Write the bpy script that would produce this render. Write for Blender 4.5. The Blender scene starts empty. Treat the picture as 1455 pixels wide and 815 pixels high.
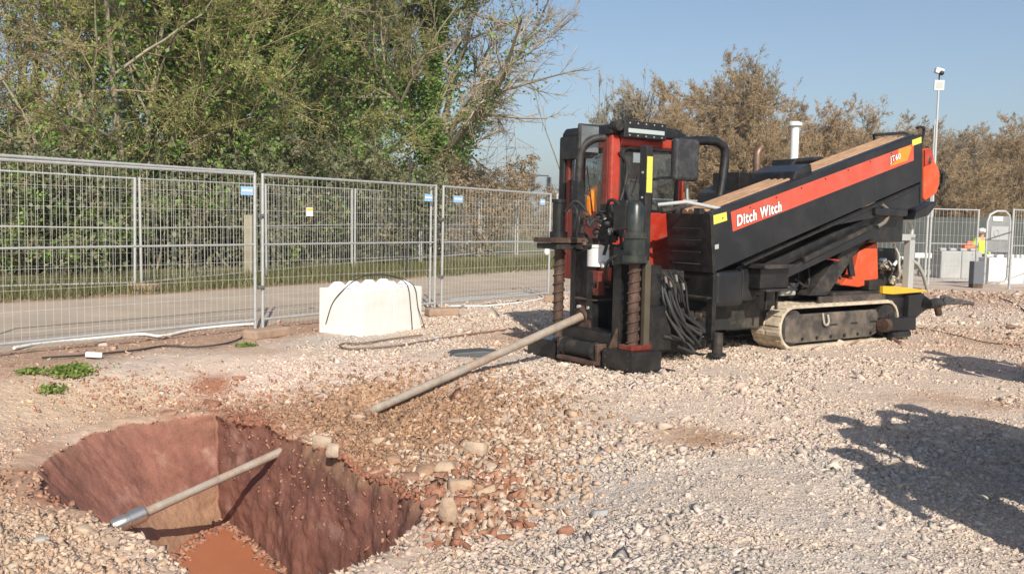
import bpy, math, random
import numpy as np
from mathutils import Vector, Matrix, Euler
R = math.radians
random.seed(7)
SC = bpy.context.scene
COL = SC.collection

# ------------------------------------------------------------------ camera
F_PX, CAM_H = 1300.0, 1.5
PITCH = math.atan(95 / F_PX); ROLL = R(1.1)
cf = np.array([0, math.cos(PITCH), -math.sin(PITCH)])
_r = np.array([1., 0, 0]); _u = np.cross(_r, cf)
cr = math.cos(ROLL) * _r + math.sin(ROLL) * _u
cu = -math.sin(ROLL) * _r + math.cos(ROLL) * _u
cam_d = bpy.data.cameras.new('camera'); cam = bpy.data.objects.new('camera', cam_d); COL.objects.link(cam)
cam_d.sensor_width = 36; cam_d.lens = 36 * F_PX / 1455; cam_d.clip_start = .05; cam_d.clip_end = 3000
cam.matrix_world = Matrix(((cr[0], cu[0], -cf[0], 0), (cr[1], cu[1], -cf[1], 0), (cr[2], cu[2], -cf[2], CAM_H), (0, 0, 0, 1)))
SC.camera = cam

# ------------------------------------------------------------------ light
SUN_EL = R(36); SDX, SDY = -.2, .98            # direction shadows fall on the ground
wd = bpy.data.worlds.new('World'); SC.world = wd; wd.use_nodes = True
nt = wd.node_tree
sky = nt.nodes.new('ShaderNodeTexSky'); sky.sky_type = 'NISHITA'; sky.sun_disc = False
sky.sun_elevation = SUN_EL
sky.sun_rotation = math.atan2(-SDX, -SDY)
sky.air_density = 1.0; sky.dust_density = 1.2; sky.ozone_density = 2.0
bg = nt.nodes['Background']; bg.inputs[1].default_value = .092
nt.links.new(sky.outputs[0], bg.inputs[0])
sd = bpy.data.lights.new('sun', 'SUN'); sd.energy = 4.1; sd.angle = R(.55); sd.color = (1, .93, .82)
so = bpy.data.objects.new('sun', sd); COL.objects.link(so)
n = math.hypot(SDX, SDY)
dv = Vector((SDX / n * math.cos(SUN_EL), SDY / n * math.cos(SUN_EL), -math.sin(SUN_EL)))
so.rotation_euler = dv.to_track_quat('-Z', 'Y').to_euler(); so.location = (6, -10, 20)
SC.view_settings.view_transform = 'Standard'; SC.view_settings.look = 'None'
SC.view_settings.exposure = 0.45; SC.view_settings.gamma = 1

# ------------------------------------------------------------------ helpers
def ray(x, y): return cf + (x - 727.5) / F_PX * cr - (y - 407.5) / F_PX * cu
CAMP = np.array([0, 0, CAM_H])
def gnd(x, y, z=0.):
    d = ray(x, y); return CAMP + d * ((z - CAM_H) / d[2])
def at_depth(x, y, Y):
    d = ray(x, y); return CAMP + d * (Y / d[1])

PA = at_depth(830, 447.5, 9.95); PB = at_depth(415, 634, 7.42); dvp = PB - PA      # ends of the drill pipe's straight run
MATS = {}
def mat(name, col, rough=.7, metal=0., vary=.0, vscale=3., bump=0., bscale=30., island=0., spec=.5, dirt=None, dirt_amt=.5, dscale=2.5, coat=0):
    """procedural surface: base colour broken by noise, optional dirt layer and bump"""
    if name in MATS: return MATS[name]
    m = bpy.data.materials.new(name); m.use_nodes = True; t = m.node_tree; b = t.nodes['Principled BSDF']
    N, L = t.nodes.new, t.links.new
    b.inputs['Roughness'].default_value = rough; b.inputs['Metallic'].default_value = metal
    b.inputs['Specular IOR Level'].default_value = spec
    if coat: b.inputs['Coat Weight'].default_value = coat
    tc = N('ShaderNodeTexCoord'); src = None
    rgb = N('ShaderNodeRGB'); rgb.outputs[0].default_value = (*col, 1); src = rgb.outputs[0]
    if vary:
        nz = N('ShaderNodeTexNoise'); nz.inputs['Scale'].default_value = vscale; nz.inputs['Detail'].default_value = 6; nz.inputs['Roughness'].default_value = .65
        L(tc.outputs['Object'], nz.inputs['Vector'])
        mr = N('ShaderNodeMapRange'); mr.inputs['From Min'].default_value = .3; mr.inputs['From Max'].default_value = .7
        mr.inputs['To Min'].default_value = 1 - vary; mr.inputs['To Max'].default_value = 1 + vary
        L(nz.outputs[0], mr.inputs['Value'])
        mx = N('ShaderNodeVectorMath'); mx.operation = 'SCALE'; L(src, mx.inputs[0]); L(mr.outputs[0], mx.inputs['Scale']); src = mx.outputs[0]
    if island:
        g = N('ShaderNodeNewGeometry'); mr = N('ShaderNodeMapRange'); mr.inputs['To Min'].default_value = 1 - island; mr.inputs['To Max'].default_value = 1 + island
        L(g.outputs['Random Per Island'], mr.inputs['Value'])
        mx = N('ShaderNodeVectorMath'); mx.operation = 'SCALE'; L(src, mx.inputs[0]); L(mr.outputs[0], mx.inputs['Scale']); src = mx.outputs[0]
    if dirt:
        nz = N('ShaderNodeTexNoise'); nz.inputs['Scale'].default_value = dscale; nz.inputs['Detail'].default_value = 9; nz.inputs['Roughness'].default_value = .75
        L(tc.outputs['Object'], nz.inputs['Vector'])
        mr = N('ShaderNodeMapRange'); mr.inputs['From Min'].default_value = .46; mr.inputs['From Max'].default_value = .72; mr.inputs['To Max'].default_value = dirt_amt
        L(nz.outputs[0], mr.inputs['Value'])
        mx = N('ShaderNodeMix'); mx.data_type = 'RGBA'; L(mr.outputs[0], mx.inputs[0]); L(src, mx.inputs[6]); mx.inputs[7].default_value = (*dirt, 1); src = mx.outputs[2]
        r2 = N('ShaderNodeMapRange'); r2.inputs['To Min'].default_value = rough; r2.inputs['To Max'].default_value = .9
        L(mr.outputs[0], r2.inputs['Value']); L(r2.outputs[0], b.inputs['Roughness'])
    L(src, b.inputs['Base Color'])
    if bump:
        nz = N('ShaderNodeTexNoise'); nz.inputs['Scale'].default_value = bscale; nz.inputs['Detail'].default_value = 8
        L(tc.outputs['Object'], nz.inputs['Vector'])
        bp = N('ShaderNodeBump'); bp.inputs['Strength'].default_value = bump; bp.inputs['Distance'].default_value = .02
        L(nz.outputs[0], bp.inputs['Height']); L(bp.outputs[0], b.inputs['Normal'])
    MATS[name] = m; return m

def attr_mat(name, bumps=((40, .5),), rough=.95, island=.25, fine=.15, dist=.02):
    m = bpy.data.materials.new(name); m.use_nodes = True; t = m.node_tree; b = t.nodes['Principled BSDF']
    N, L = t.nodes.new, t.links.new
    b.inputs['Roughness'].default_value = rough; b.inputs['Specular IOR Level'].default_value = .25
    a = N('ShaderNodeAttribute'); a.attribute_name = 'tint'; src = a.outputs['Color']
    tc = N('ShaderNodeTexCoord')
    if island:
        g = N('ShaderNodeNewGeometry'); mr = N('ShaderNodeMapRange'); mr.inputs['To Min'].default_value = 1 - island; mr.inputs['To Max'].default_value = 1 + island
        L(g.outputs['Random Per Island'], mr.inputs['Value'])
        mx = N('ShaderNodeVectorMath'); mx.operation = 'SCALE'; L(src, mx.inputs[0]); L(mr.outputs[0], mx.inputs['Scale']); src = mx.outputs[0]
    for sc in (9, 55):
        nz = N('ShaderNodeTexNoise'); nz.inputs['Scale'].default_value = sc; nz.inputs['Detail'].default_value = 8; nz.inputs['Roughness'].default_value = .7
        L(tc.outputs['Object'], nz.inputs['Vector'])
        mr = N('ShaderNodeMapRange'); mr.inputs['From Min'].default_value = .3; mr.inputs['From Max'].default_value = .7
        mr.inputs['To Min'].default_value = 1 - fine; mr.inputs['To Max'].default_value = 1 + fine
        L(nz.outputs[0], mr.inputs['Value'])
        mx = N('ShaderNodeVectorMath'); mx.operation = 'SCALE'; L(src, mx.inputs[0]); L(mr.outputs[0], mx.inputs['Scale']); src = mx.outputs[0]
    L(src, b.inputs['Base Color'])
    prev = None
    for sc, st in bumps:
        if sc < 0:
            nz = N('ShaderNodeTexNoise'); nz.inputs['Scale'].default_value = -sc; nz.inputs['Detail'].default_value = 8
        else:
            nz = N('ShaderNodeTexVoronoi'); nz.inputs['Scale'].default_value = sc; nz.feature = 'F1'
        L(tc.outputs['Object'], nz.inputs['Vector'])
        bp = N('ShaderNodeBump'); bp.inputs['Strength'].default_value = st; bp.inputs['Distance'].default_value = dist
        bp.invert = sc > 0
        L(nz.outputs[0], bp.inputs['Height'])
        if prev: L(prev, bp.inputs['Normal'])
        prev = bp.outputs[0]
    if prev: L(prev, b.inputs['Normal'])
    MATS[name] = m; return m

def glass_mat(name, tint=(.80, .84, .86), gl=.25, through=.93):
    m = bpy.data.materials.new(name); m.use_nodes = True; t = m.node_tree
    N, L = t.nodes.new, t.links.new
    out = t.nodes['Material Output']; t.nodes.remove(t.nodes['Principled BSDF'])
    tr = N('ShaderNodeBsdfTransparent'); tr.inputs[0].default_value = (*tint, 1)
    g = N('ShaderNodeBsdfGlossy'); g.inputs['Roughness'].default_value = .03
    d = N('ShaderNodeBsdfDiffuse'); d.inputs[0].default_value = (.35, .34, .32, 1)
    lw = N('ShaderNodeLayerWeight'); lw.inputs[0].default_value = .5; pw = N('ShaderNodeMath'); pw.operation = 'POWER'; pw.inputs[1].default_value = 3.5; L(lw.outputs['Facing'], pw.inputs[0])
    fr = N('ShaderNodeMapRange'); fr.inputs['To Min'].default_value = .05; fr.inputs['To Max'].default_value = .8; L(pw.outputs[0], fr.inputs['Value'])
    a = N('ShaderNodeMixShader'); a.inputs[0].default_value = 1 - through; L(tr.outputs[0], a.inputs[1]); L(d.outputs[0], a.inputs[2])
    b = N('ShaderNodeMixShader'); L(fr.outputs[0], b.inputs[0]); L(a.outputs[0], b.inputs[1]); L(g.outputs[0], b.inputs[2])
    L(b.outputs[0], out.inputs[0]); MATS[name] = m; return m

def tag(o, label=None, cat=None, group=None, kind=None):
    if label: o['label'] = label
    if cat: o['category'] = cat
    if group: o['group'] = group
    if kind: o['kind'] = kind
    return o
def empty(name, loc=(0, 0, 0), rz=0., label=None, cat=None, group=None):
    o = bpy.data.objects.new(name, None); COL.objects.link(o); o.empty_display_size = .2
    o.location = loc; o.rotation_euler = (0, 0, rz); return tag(o, label, cat, group)
def copy_tree(o, parent=None):
    c = o.copy(); COL.objects.link(c); c.parent = parent
    for ch in [x for x in bpy.data.objects if x.parent == o]: copy_tree(ch, c)
    return c
def np_mesh(name, V, Fq, material, parent=None, smooth=False, tint=None):
    """V (n,3); Fq (m,k) faces all with k corners"""
    me = bpy.data.meshes.new(name); V = np.asarray(V, np.float32); Fq = np.asarray(Fq, np.int32)
    k = Fq.shape[1]
    me.vertices.add(len(V)); me.vertices.foreach_set('co', V.ravel())
    me.loops.add(Fq.size); me.loops.foreach_set('vertex_index', Fq.ravel())
    me.polygons.add(len(Fq)); me.polygons.foreach_set('loop_start', np.arange(0, Fq.size, k, dtype=np.int32))
    if smooth: me.polygons.foreach_set('use_smooth', np.ones(len(Fq), bool))
    me.update(calc_edges=True)
    if tint is not None:
        at = me.attributes.new('tint', 'FLOAT_COLOR', 'POINT')
        at.data.foreach_set('color', np.concatenate([tint, np.ones((len(tint), 1))], 1).astype(np.float32).ravel())
    me.materials.append(material)
    o = bpy.data.objects.new(name, me); COL.objects.link(o); o.parent = parent; return o

class MB:
    def __init__(s): s.v = []; s.f = []; s.sm = []
    def add(s, vs, fs, smooth=False):
        b = len(s.v); s.v += [tuple(map(float, v)) for v in vs]; s.f += [tuple(b + i for i in f) for f in fs]; s.sm += [smooth] * len(fs); return s
    def box(s, x0, x1, y0, y1, z0, z1, rot=None, about=None):
        vs = [(x, y, z) for x in (x0, x1) for y in (y0, y1) for z in (z0, z1)]
        if rot:
            c = Vector(about or ((x0 + x1) / 2, (y0 + y1) / 2, (z0 + z1) / 2)); M = Euler(rot).to_matrix()
            vs = [tuple(c + M @ (Vector(v) - c)) for v in vs]
        return s.add(vs, [(0, 1, 3, 2), (4, 6, 7, 5), (0, 4, 5, 1), (2, 3, 7, 6), (0, 2, 6, 4), (1, 5, 7, 3)])
    def prism(s, prof, y0, y1):              # profile in (x,z) extruded along y
        n = len(prof); vs = [(x, y0, z) for x, z in prof] + [(x, y1, z) for x, z in prof]
        return s.add(vs, [tuple(range(n)), tuple(range(2 * n - 1, n - 1, -1))] + [(i, i + n, (i + 1) % n + n, (i + 1) % n) for i in range(n)])
    def tube(s, pts, r, n=10, cap=True, closed=False):
        P = [Vector(p) for p in pts]; rs = r if isinstance(r, (list, tuple)) else [r] * len(P)
        rings = []; ref = None
        for i, p in enumerate(P):
            if closed: t = P[(i + 1) % len(P)] - P[i - 1]
            else: t = P[min(i + 1, len(P) - 1)] - P[max(i - 1, 0)]
            if t.length < 1e-9: t = Vector((0, 0, 1))
            t.normalize()
            if ref is None: ref = t.orthogonal().normalized()
            ref = (ref - t * ref.dot(t))
            if ref.length < 1e-5: ref = t.orthogonal()
            ref.normalize(); b = t.cross(ref)
            rings.append([p + (ref * math.cos(a) + b * math.sin(a)) * rs[i] for a in [2 * math.pi * j / n for j in range(n)]])
        base = len(s.v); s.v += [tuple(v) for rg in rings for v in rg]
        m = len(rings)
        for i in range(m if closed else m - 1):
            for j in range(n):
                i2 = (i + 1) % m
                s.f.append((base + i * n + j, base + i * n + (j + 1) % n, base + i2 * n + (j + 1) % n, base + i2 * n + j)); s.sm.append(True)
        if cap and not closed:
            s.f.append(tuple(base + j for j in reversed(range(n)))); s.sm.append(False)
            s.f.append(tuple(base + (m - 1) * n + j for j in range(n))); s.sm.append(False)
        return s
    def curve(s, pts, r, n=8, sub=6):          # Catmull-Rom tube
        return s.tube(spline(pts, sub), r, n)
    def ball(s, c, r, seg=10, sc=(1, 1, 1)):
        vs = []; fs = []
        for i in range(seg + 1):
            th = math.pi * i / seg
            for j in range(seg * 2):
                ph = math.pi * j / seg
                vs.append((c[0] + r * sc[0] * math.sin(th) * math.cos(ph), c[1] + r * sc[1] * math.sin(th) * math.sin(ph), c[2] + r * sc[2] * math.cos(th)))
        m = seg * 2
        for i in range(seg):
            for j in range(m): fs.append((i * m + j, (i + 1) * m + j, (i + 1) * m + (j + 1) % m, i * m + (j + 1) % m))
        return s.add(vs, fs, True)
    def build(s, name, material, parent=None, bevel=0., segs=2, label=None):
        me = bpy.data.meshes.new(name); me.from_pydata(s.v, [], s.f); me.update()
        me.polygons.foreach_set('use_smooth', s.sm)
        if any(s.sm): me.set_sharp_from_angle(angle=R(38))
        me.materials.append(material)
        o = bpy.data.objects.new(name, me); COL.objects.link(o); o.parent = parent
        if bevel:
            b = o.modifiers.new('bevel', 'BEVEL'); b.width = bevel; b.segments = segs; b.limit_method = 'ANGLE'; b.angle_limit = R(40)
        if label: o['label'] = label
        return o
def spline(pts, sub=6):
    P = [Vector(p) for p in pts]; P = [P[0] * 2 - P[1]] + P + [P[-1] * 2 - P[-2]]; out = []
    for i in range(1, len(P) - 2):
        for k in range(sub):
            t = k / sub; a, b, c, d = P[i - 1:i + 3]
            out.append(.5 * ((2 * b) + (c - a) * t + (2 * a - 5 * b + 4 * c - d) * t * t + (3 * b - a - 3 * c + d) * t ** 3))
    out.append(P[-2]); return out

# numpy value noise
_rg = np.random.RandomState(3); _T = _rg.rand(256, 256)
def vnoise(x, y):
    xi = np.floor(x).astype(int); yi = np.floor(y).astype(int); fx = x - xi; fy = y - yi
    fx = fx * fx * (3 - 2 * fx); fy = fy * fy * (3 - 2 * fy)
    g = lambda a, b: _T[a & 255, b & 255]
    return (g(xi, yi) * (1 - fx) + g(xi + 1, yi) * fx) * (1 - fy) + (g(xi, yi + 1) * (1 - fx) + g(xi + 1, yi + 1) * fx) * fy
def fbm(x, y, o=4, g=.5):
    s = 0; a = 1; n = 0
    for i in range(o):
        s = s + a * vnoise(x * 2 ** i + 17.3 * i, y * 2 ** i + 5.1 * i); n += a; a *= g
    return s / n - .5

# ------------------------------------------------------------------ terrain
RIM = np.array([(-2.66, 8.12), (-1.80, 7.38), (-1.30, 6.6), (-.78, 5.98), (-.42, 5.27), (-.62, 4.62), (-1.05, 4.15), (-1.4, 4.12), (-1.68, 4.48), (-2.2, 5.04), (-3.12, 5.86), (-3.47, 6.6), (-3.40, 7.48), (-2.98, 7.93)])
FLO = np.array([(-2.48, 7.80), (-1.92, 7.05), (-1.52, 6.42), (-1.02, 5.78), (-.78, 5.28), (-.88, 4.8), (-1.14, 4.45), (-1.4, 4.42), (-1.62, 4.65), (-1.95, 5.3), (-2.3, 5.8), (-2.5, 6.45), (-2.58, 7.02), (-2.53, 7.5)])
def chaikin(P):
    n = len(P); out = [P[0]]
    for i in range(n):
        a, b = P[i], P[(i + 1) % n]
        if i != 0: out.append(a * .75 + b * .25)
        if i != n - 1: out.append(a * .25 + b * .75)
    return np.array(out)
RIM, FLO = chaikin(RIM), chaikin(FLO)
def poly_sd(x, y, P):
    """signed distance to polygon, negative inside"""
    x = np.asarray(x, float); y = np.asarray(y, float)
    d = np.full(x.shape, 1e9); ins = np.zeros(x.shape, bool); n = len(P)
    for i in range(n):
        x0, y0 = P[i]; x1, y1 = P[(i + 1) % n]; ex, ey = x1 - x0, y1 - y0
        t = np.clip(((x - x0) * ex + (y - y0) * ey) / (ex * ex + ey * ey), 0, 1)
        d = np.minimum(d, np.hypot(x - x0 - t * ex, y - y0 - t * ey))
        c = (y0 > y) != (y1 > y)
        with np.errstate(divide='ignore', invalid='ignore'):
            ins ^= c & (x < (x1 - x0) * (y - y0) / (y1 - y0 + 1e-12) + x0)
    return np.where(ins, -d, d)
def sstep(a, b, v):
    t = np.clip((v - a) / (b - a), 0, 1); return t * t * (3 - 2 * t)
# fence line: foot points (world) left to right
FP = [gnd(-116, 519)[:2], gnd(368, 469)[:2], gnd(622, 442)[:2], gnd(780, 425)[:2]]
FDIR = (FP[2] - FP[1]); FDIR = FDIR / np.linalg.norm(FDIR); FNRM = np.array([-FDIR[1], FDIR[0]])
def road_coord(x, y):       # distance beyond the near fence line
    return (np.asarray(x) - FP[1][0]) * FNRM[0] + (np.asarray(y) - FP[1][1]) * FNRM[1]
def height(x, y):
    x = np.asarray(x, float); y = np.asarray(y, float)
    d = poly_sd(x, y, RIM)
    dep = -.30 * (1 - sstep(.0, 1.9, d))
    dep = dep * (1 - .12 * sstep(6.2, 4.6, y))
    rc = road_coord(x, y)
    rough = 1 - sstep(.05, .5, rc)
    near = sstep(40, 14, y)
    h = dep
    h = h + rough * near * (.05 * fbm(x * .9, y * .9, 3) + .035 * fbm(x * 4, y * 4, 4))
    soil = np.exp(-((x + 1.05) ** 2 / 1.1 + (y - 7.2) ** 2 / 1.6))
    h = h + soil * (.20 * fbm(x * 4 + 9, y * 4, 5, .62) + .05)
    cr_ = rough * sstep(14, 10, y)
    h = h + cr_ * (.020 * (.25 - np.abs(fbm(x * 9 + 3, y * 9, 3, .6))) + .012 * fbm(x * 22, y * 22 + 7, 2)) * (1 + 1.6 * soil)
    h = h + .04 * np.exp(-((d - .3) / .3) ** 2) * (fbm(x * 6, y * 6, 3) + .3) * (y < 7.4)
    h = h + .22 * sstep(2.2, 8.5, rc)                     # far side of the road is higher
    h = h + .05 * (1 - rough) * fbm(x * .3, y * .3, 2)
    ex, ey = PB[0] - PA[0], PB[1] - PA[1]; LL = ex * ex + ey * ey
    sp = ((x - PA[0]) * ex + (y - PA[1]) * ey) / LL; lat = np.abs((x - PA[0]) * ey - (y - PA[1]) * ex) / math.sqrt(LL)
    pz = PA[2] + (PB[2] - PA[2]) * sp - .085
    wgt = sstep(.28, .42, sp) * sstep(.86, .76, sp) * sstep(.75, .12, lat)
    h = h + np.minimum(pz - h, 0) * wgt
    dr = np.hypot(x - 3.2, y - 11.5)
    flat = sstep(3.6, 2.2, dr)
    return h * (1 - .75 * flat)
C_GRAV = np.array((.575, .462, .37)); C_GREY = np.array((.49, .43, .375)); C_RED = np.array((.30, .135, .085)); C_EARTH = np.array((.37, .235, .16))
C_SAND = np.array((.56, .40, .26)); C_BROWN = np.array((.40, .25, .16)); C_GRASS = np.array((.12, .13, .045)); C_CLAY = np.array((.40, .235, .145))
def mixc(c, col, w): return c * (1 - w[..., None]) + col * w[..., None]
def zone(x, y):
    x = np.asarray(x, float); y = np.asarray(y, float)
    c = np.broadcast_to(C_GRAV, x.shape + (3,)).copy()
    n1 = fbm(x * .8 + 3, y * .8, 4); n2 = fbm(x * 2.1, y * 2.1 + 8, 4)
    gx = lambda cx, cy, sx, sy: np.exp(-(((x - cx) / sx) ** 2 + ((y - cy) / sy) ** 2))
    gr = np.clip((gx(.3, 5.5, .8, .9) + gx(1.1, 4.3, 1.4, .6) + gx(-1.9, 11.2, .9, .7) + gx(-4.6, 8.9, .9, .6) + .7 * gx(2.6, 5.6, 1.5, .7) + .7 * gx(.1, 10, .6, .5)) * (1.15 + 2.2 * n2), 0, 1)
    c = mixc(c, C_GREY, gr * .85)
    c = mixc(c, C_SAND, np.clip(gx(-3.9, 8.0, 1.4, 1.0) + .8 * gx(-3.4, 5.3, 1.3, .9) + n1 * .8, 0, 1) * .8)
    rc = road_coord(x, y)
    strip = sstep(-1.7, -.7, rc + n1 * 1.4) * sstep(-2.0, -2.6, x + n2)
    c = mixc(c, C_EARTH, np.clip(strip, 0, 1) * .9)
    d = poly_sd(x, y, RIM)
    side = sstep(-2.9, -1.8, x) * sstep(5.6, 6.6, y)
    clay = np.clip(np.exp(-(np.maximum(d, 0) / .75) ** 2) * (.35 + 1.0 * side) * (1 + 3 * n2), 0, 1)
    clay = np.clip(clay + 1.25 * gx(-.95, 7.5, .85, 1.15) * (1 + 1.6 * n2), 0, 1)
    c = mixc(c, C_CLAY, clay)
    red = np.clip(np.exp(-(np.maximum(d, 0) / .33) ** 2) * sstep(4.9, 5.9, y) * (.25 + .75 * sstep(-3.2, -2.6, x)) * (1.1 + 3.5 * n2), 0, 1)
    c = mixc(c, C_RED, red)
    c = mixc(c, np.array((.60, .47, .39)), np.clip(1.5 * gx(-1.9, 9.2, 1.2, .55) * (1 + 1.5 * n2), 0, 1) * .9)
    c = mixc(c, C_RED * 1.15, np.clip(gx(-2.95, 8.75, .22, .5) * (1.1 + 3 * n2), 0, 1))
    c = mixc(c, C_BROWN, np.clip(1.4 * gx(1.32, 6.35, .34, .3) * (1 + 2 * n2), 0, 1))
    c = mixc(c, C_CLAY, np.clip(.8 * gx(3.9, 7.9, .5, .35) * (1 + 3 * n2) + .5 * gx(6.5, 12, 1.2, 1.6) * (1 + 3 * n1) + .6 * gx(.1, 11.6, .8, 1.0), 0, 1))
    c = mixc(c, C_EARTH, np.clip(.75 * gx(9, 20, 5, 3.0), 0, 1))
    far = sstep(4.6, 5.4, rc + n2 * .8) * (y > 8)
    c = mixc(c, C_GRASS * .9 + .02, far * (.75 + n2).clip(0, 1))
    c = mixc(c, np.array((.16, .15, .07)), sstep(30, 40, y + n1 * 6))
    return c
def graded(a0, a1, step, lo, hi, g=1.16):
    core = np.arange(a0, a1 + step / 2, step); L = []; s = step; v = a0
    while v > lo: s *= g; v -= s; L.append(v)
    Rr = []; s = step; v = core[-1]
    while v < hi: s *= g; v += s; Rr.append(v)
    return np.array(L[::-1] + list(core) + Rr)
def two_step(a0, a1, b0, b1, s0, s1, lo, hi):
    c = list(np.arange(a0, a1, s0)); L = list(np.arange(b0, a0 - s1 * .5, s1)); Rr = list(np.arange(a1, b1, s1)); v = L[0]; o = []; s = s1
    while v > lo: s *= 1.16; v -= s; o.append(v)
    v = Rr[-1]; q = []; s = s1
    while v < hi: s *= 1.16; v += s; q.append(v)
    return np.array(o[::-1] + L + c + Rr + q)
gx_ = two_step(-4.2, 2.6, -6.6, 6.6, .02, .04, -900, 900); gy_ = two_step(3.7, 9.4, 3.0, 13.0, .02, .04, -60, 1600)
XX, YY = np.meshgrid(gx_, gy_)
HH = height(XX, YY)
nx, ny = len(gx_), len(gy_)
idx = np.arange(nx * ny).reshape(ny, nx)
Fq = np.stack([idx[:-1, :-1], idx[:-1, 1:], idx[1:, 1:], idx[1:, :-1]], -1).reshape(-1, 4)
cxy = np.stack([(XX[:-1, :-1] + XX[1:, 1:]) / 2, (YY[:-1, :-1] + YY[1:, 1:]) / 2], -1).reshape(-1, 2)
keep = np.ones(len(Fq), bool); sel = (np.abs(cxy[:, 0] + 2) < 2.5) & (np.abs(cxy[:, 1] - 6.3) < 2.6)
keep[sel] = poly_sd(cxy[sel, 0], cxy[sel, 1], RIM) > .05
M_GROUND = attr_mat('stony_ground', ((28, .35), (75, .45), (-18, .5)), island=0, fine=.16)
TT = zone(XX, YY).reshape(-1, 3)
g = np_mesh('ground', np.stack([XX, YY, HH], -1).reshape(-1, 3), Fq[keep], M_GROUND, smooth=True, tint=TT)
tag(g, kind='structure')

# pit: collar + walls + floor
def resample(P, m):
    n = len(P); seg = [np.linalg.norm(P[(i + 1) % n] - P[i]) for i in range(n)]; cnt = [max(2, int(round(m * s / sum(seg)))) for s in seg]; out = []; par = []
    for i in range(n):
        for k in range(cnt[i]): out.append((i, k / cnt[i]))
    return out
par = resample(RIM, 420)
rim = np.array([RIM[i] * (1 - t) + RIM[(i + 1) % len(RIM)] * t for i, t in par]); flo = np.array([FLO[i] * (1 - t) + FLO[(i + 1) % len(RIM)] * t for i, t in par])
m_ = len(rim); tn = np.roll(rim, -1, 0) - np.roll(rim, 1, 0); tn /= np.linalg.norm(tn, axis=1)[:, None]
outn = np.stack([tn[:, 1], -tn[:, 0]], 1)
if poly_sd(rim[:1, 0] + outn[:1, 0] * .05, rim[:1, 1] + outn[:1, 1] * .05, RIM)[0] < 0: outn = -outn
arc = np.concatenate([[0], np.cumsum(np.linalg.norm(np.diff(rim, axis=0), axis=1))])
rows = []; cols = []
cornd = np.minimum(np.abs(arc), 1)[:, None]
rag = (.16 * fbm(arc * 2.6, arc * 0 + 2.2, 5, .62) - .01) * sstep(0, .25, arc) * sstep(11.6, 11.3, arc + 0 * arc)
cornr = 1
for off, dz in ((.24, -.012), (.17, .006), (.11, .012), (.05, .012), (.0, .0)):
    q = rim + outn * (off + (rag if off < .06 else 0 * rag))[:, None]
    rows.append(np.concatenate([q, (height(q[:, 0], q[:, 1]) + dz)[:, None]], 1)); cols.append(zone(q[:, 0], q[:, 1]))
z0 = rows[-1][:, 2]; NW = 60; ZF = -1.2
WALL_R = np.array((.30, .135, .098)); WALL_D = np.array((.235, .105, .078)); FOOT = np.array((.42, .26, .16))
for k in range(1, NW + 1):
    t = k / NW; te = t ** .9
    q = (rim + outn * (rag * math.exp(-t * 9))[:, None]) * (1 - te) + flo * te
    z = z0 * (1 - t) + ZF * t
    # chiselled teeth marks and lumps, stronger on the right-hand wall
    rightw = sstep(.1, .5, arc) * sstep(7.6, 6.0, arc)
    disp = (.03 + .05 * rightw) * fbm(arc * 1.7, z * 2.2 + 4, 3, .5) + (.016 + .05 * rightw) * fbm(arc * 5.5 + z * 1.5, z * 6.5, 5, .6) + .035 * rightw * (np.abs(fbm(arc * 2.2 + 2.2 * z, z * 2.6 - arc, 3)) - .08)
    disp = disp + .05 * fbm(arc * 7 + 11, z * 9, 3) * sstep(.35, .05, t)
    disp *= sstep(0, .05, t) * sstep(0, .12, arc) * (1 - .6 * sstep(.85, 1, t))
    q = q + outn * disp[:, None]
    cd = np.minimum(arc, arc[-1] - arc); q = q + np.stack([fbm(z * 3.1, z * 0 + 3, 4), fbm(z * 2.6, z * 0 + 9, 4)], 1) * (.16 * np.exp(-(cd / .3) ** 2) * sstep(0, .1, t))[:, None]
    rows.append(np.concatenate([q, z[:, None]], 1))
    c = np.broadcast_to(WALL_R, (m_, 3)).copy()
    c = mixc(c, WALL_D * .85, np.clip(.45 + 3.2 * fbm(arc * 3, z * 5, 5, .6), 0, 1) * .9); c = mixc(c, np.array((.42, .25, .2)), np.clip(4 * fbm(arc * 4 + 30, z * 7, 4, .6) - .5, 0, 1))
    c = mixc(c, C_CLAY, np.clip((.6 - t * 4.5) + 3 * fbm(arc * 3, z * 5, 3), 0, 1) * sstep(.28, .05, t) * (.3 + .7 * sstep(7.5, 6, arc)))
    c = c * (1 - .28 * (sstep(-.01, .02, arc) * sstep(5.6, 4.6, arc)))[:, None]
    left = sstep(7.5, 9.5, arc)
    c = mixc(c, FOOT, left * sstep(.55, .72, t + .1 * fbm(arc * 3, arc * 0, 3)) * .75)
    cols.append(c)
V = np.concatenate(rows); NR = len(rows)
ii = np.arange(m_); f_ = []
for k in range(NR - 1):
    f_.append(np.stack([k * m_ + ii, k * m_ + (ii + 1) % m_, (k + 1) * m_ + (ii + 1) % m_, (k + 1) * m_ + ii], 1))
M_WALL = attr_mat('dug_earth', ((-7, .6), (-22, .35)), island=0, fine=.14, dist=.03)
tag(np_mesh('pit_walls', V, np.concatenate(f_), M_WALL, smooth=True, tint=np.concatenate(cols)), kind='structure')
wm = mat('muddy_water', (.40, .15, .075), rough=.35, spec=.25, vary=.12, vscale=2, bump=.04, bscale=9)
cen = flo.mean(0); fv = [(x, y, ZF + .06) for x, y in (cen + (flo - cen) * 1.12)]
me = MB().add(fv, [tuple(range(len(fv)))]); tag(me.build('water', wm), kind='structure')

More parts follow.
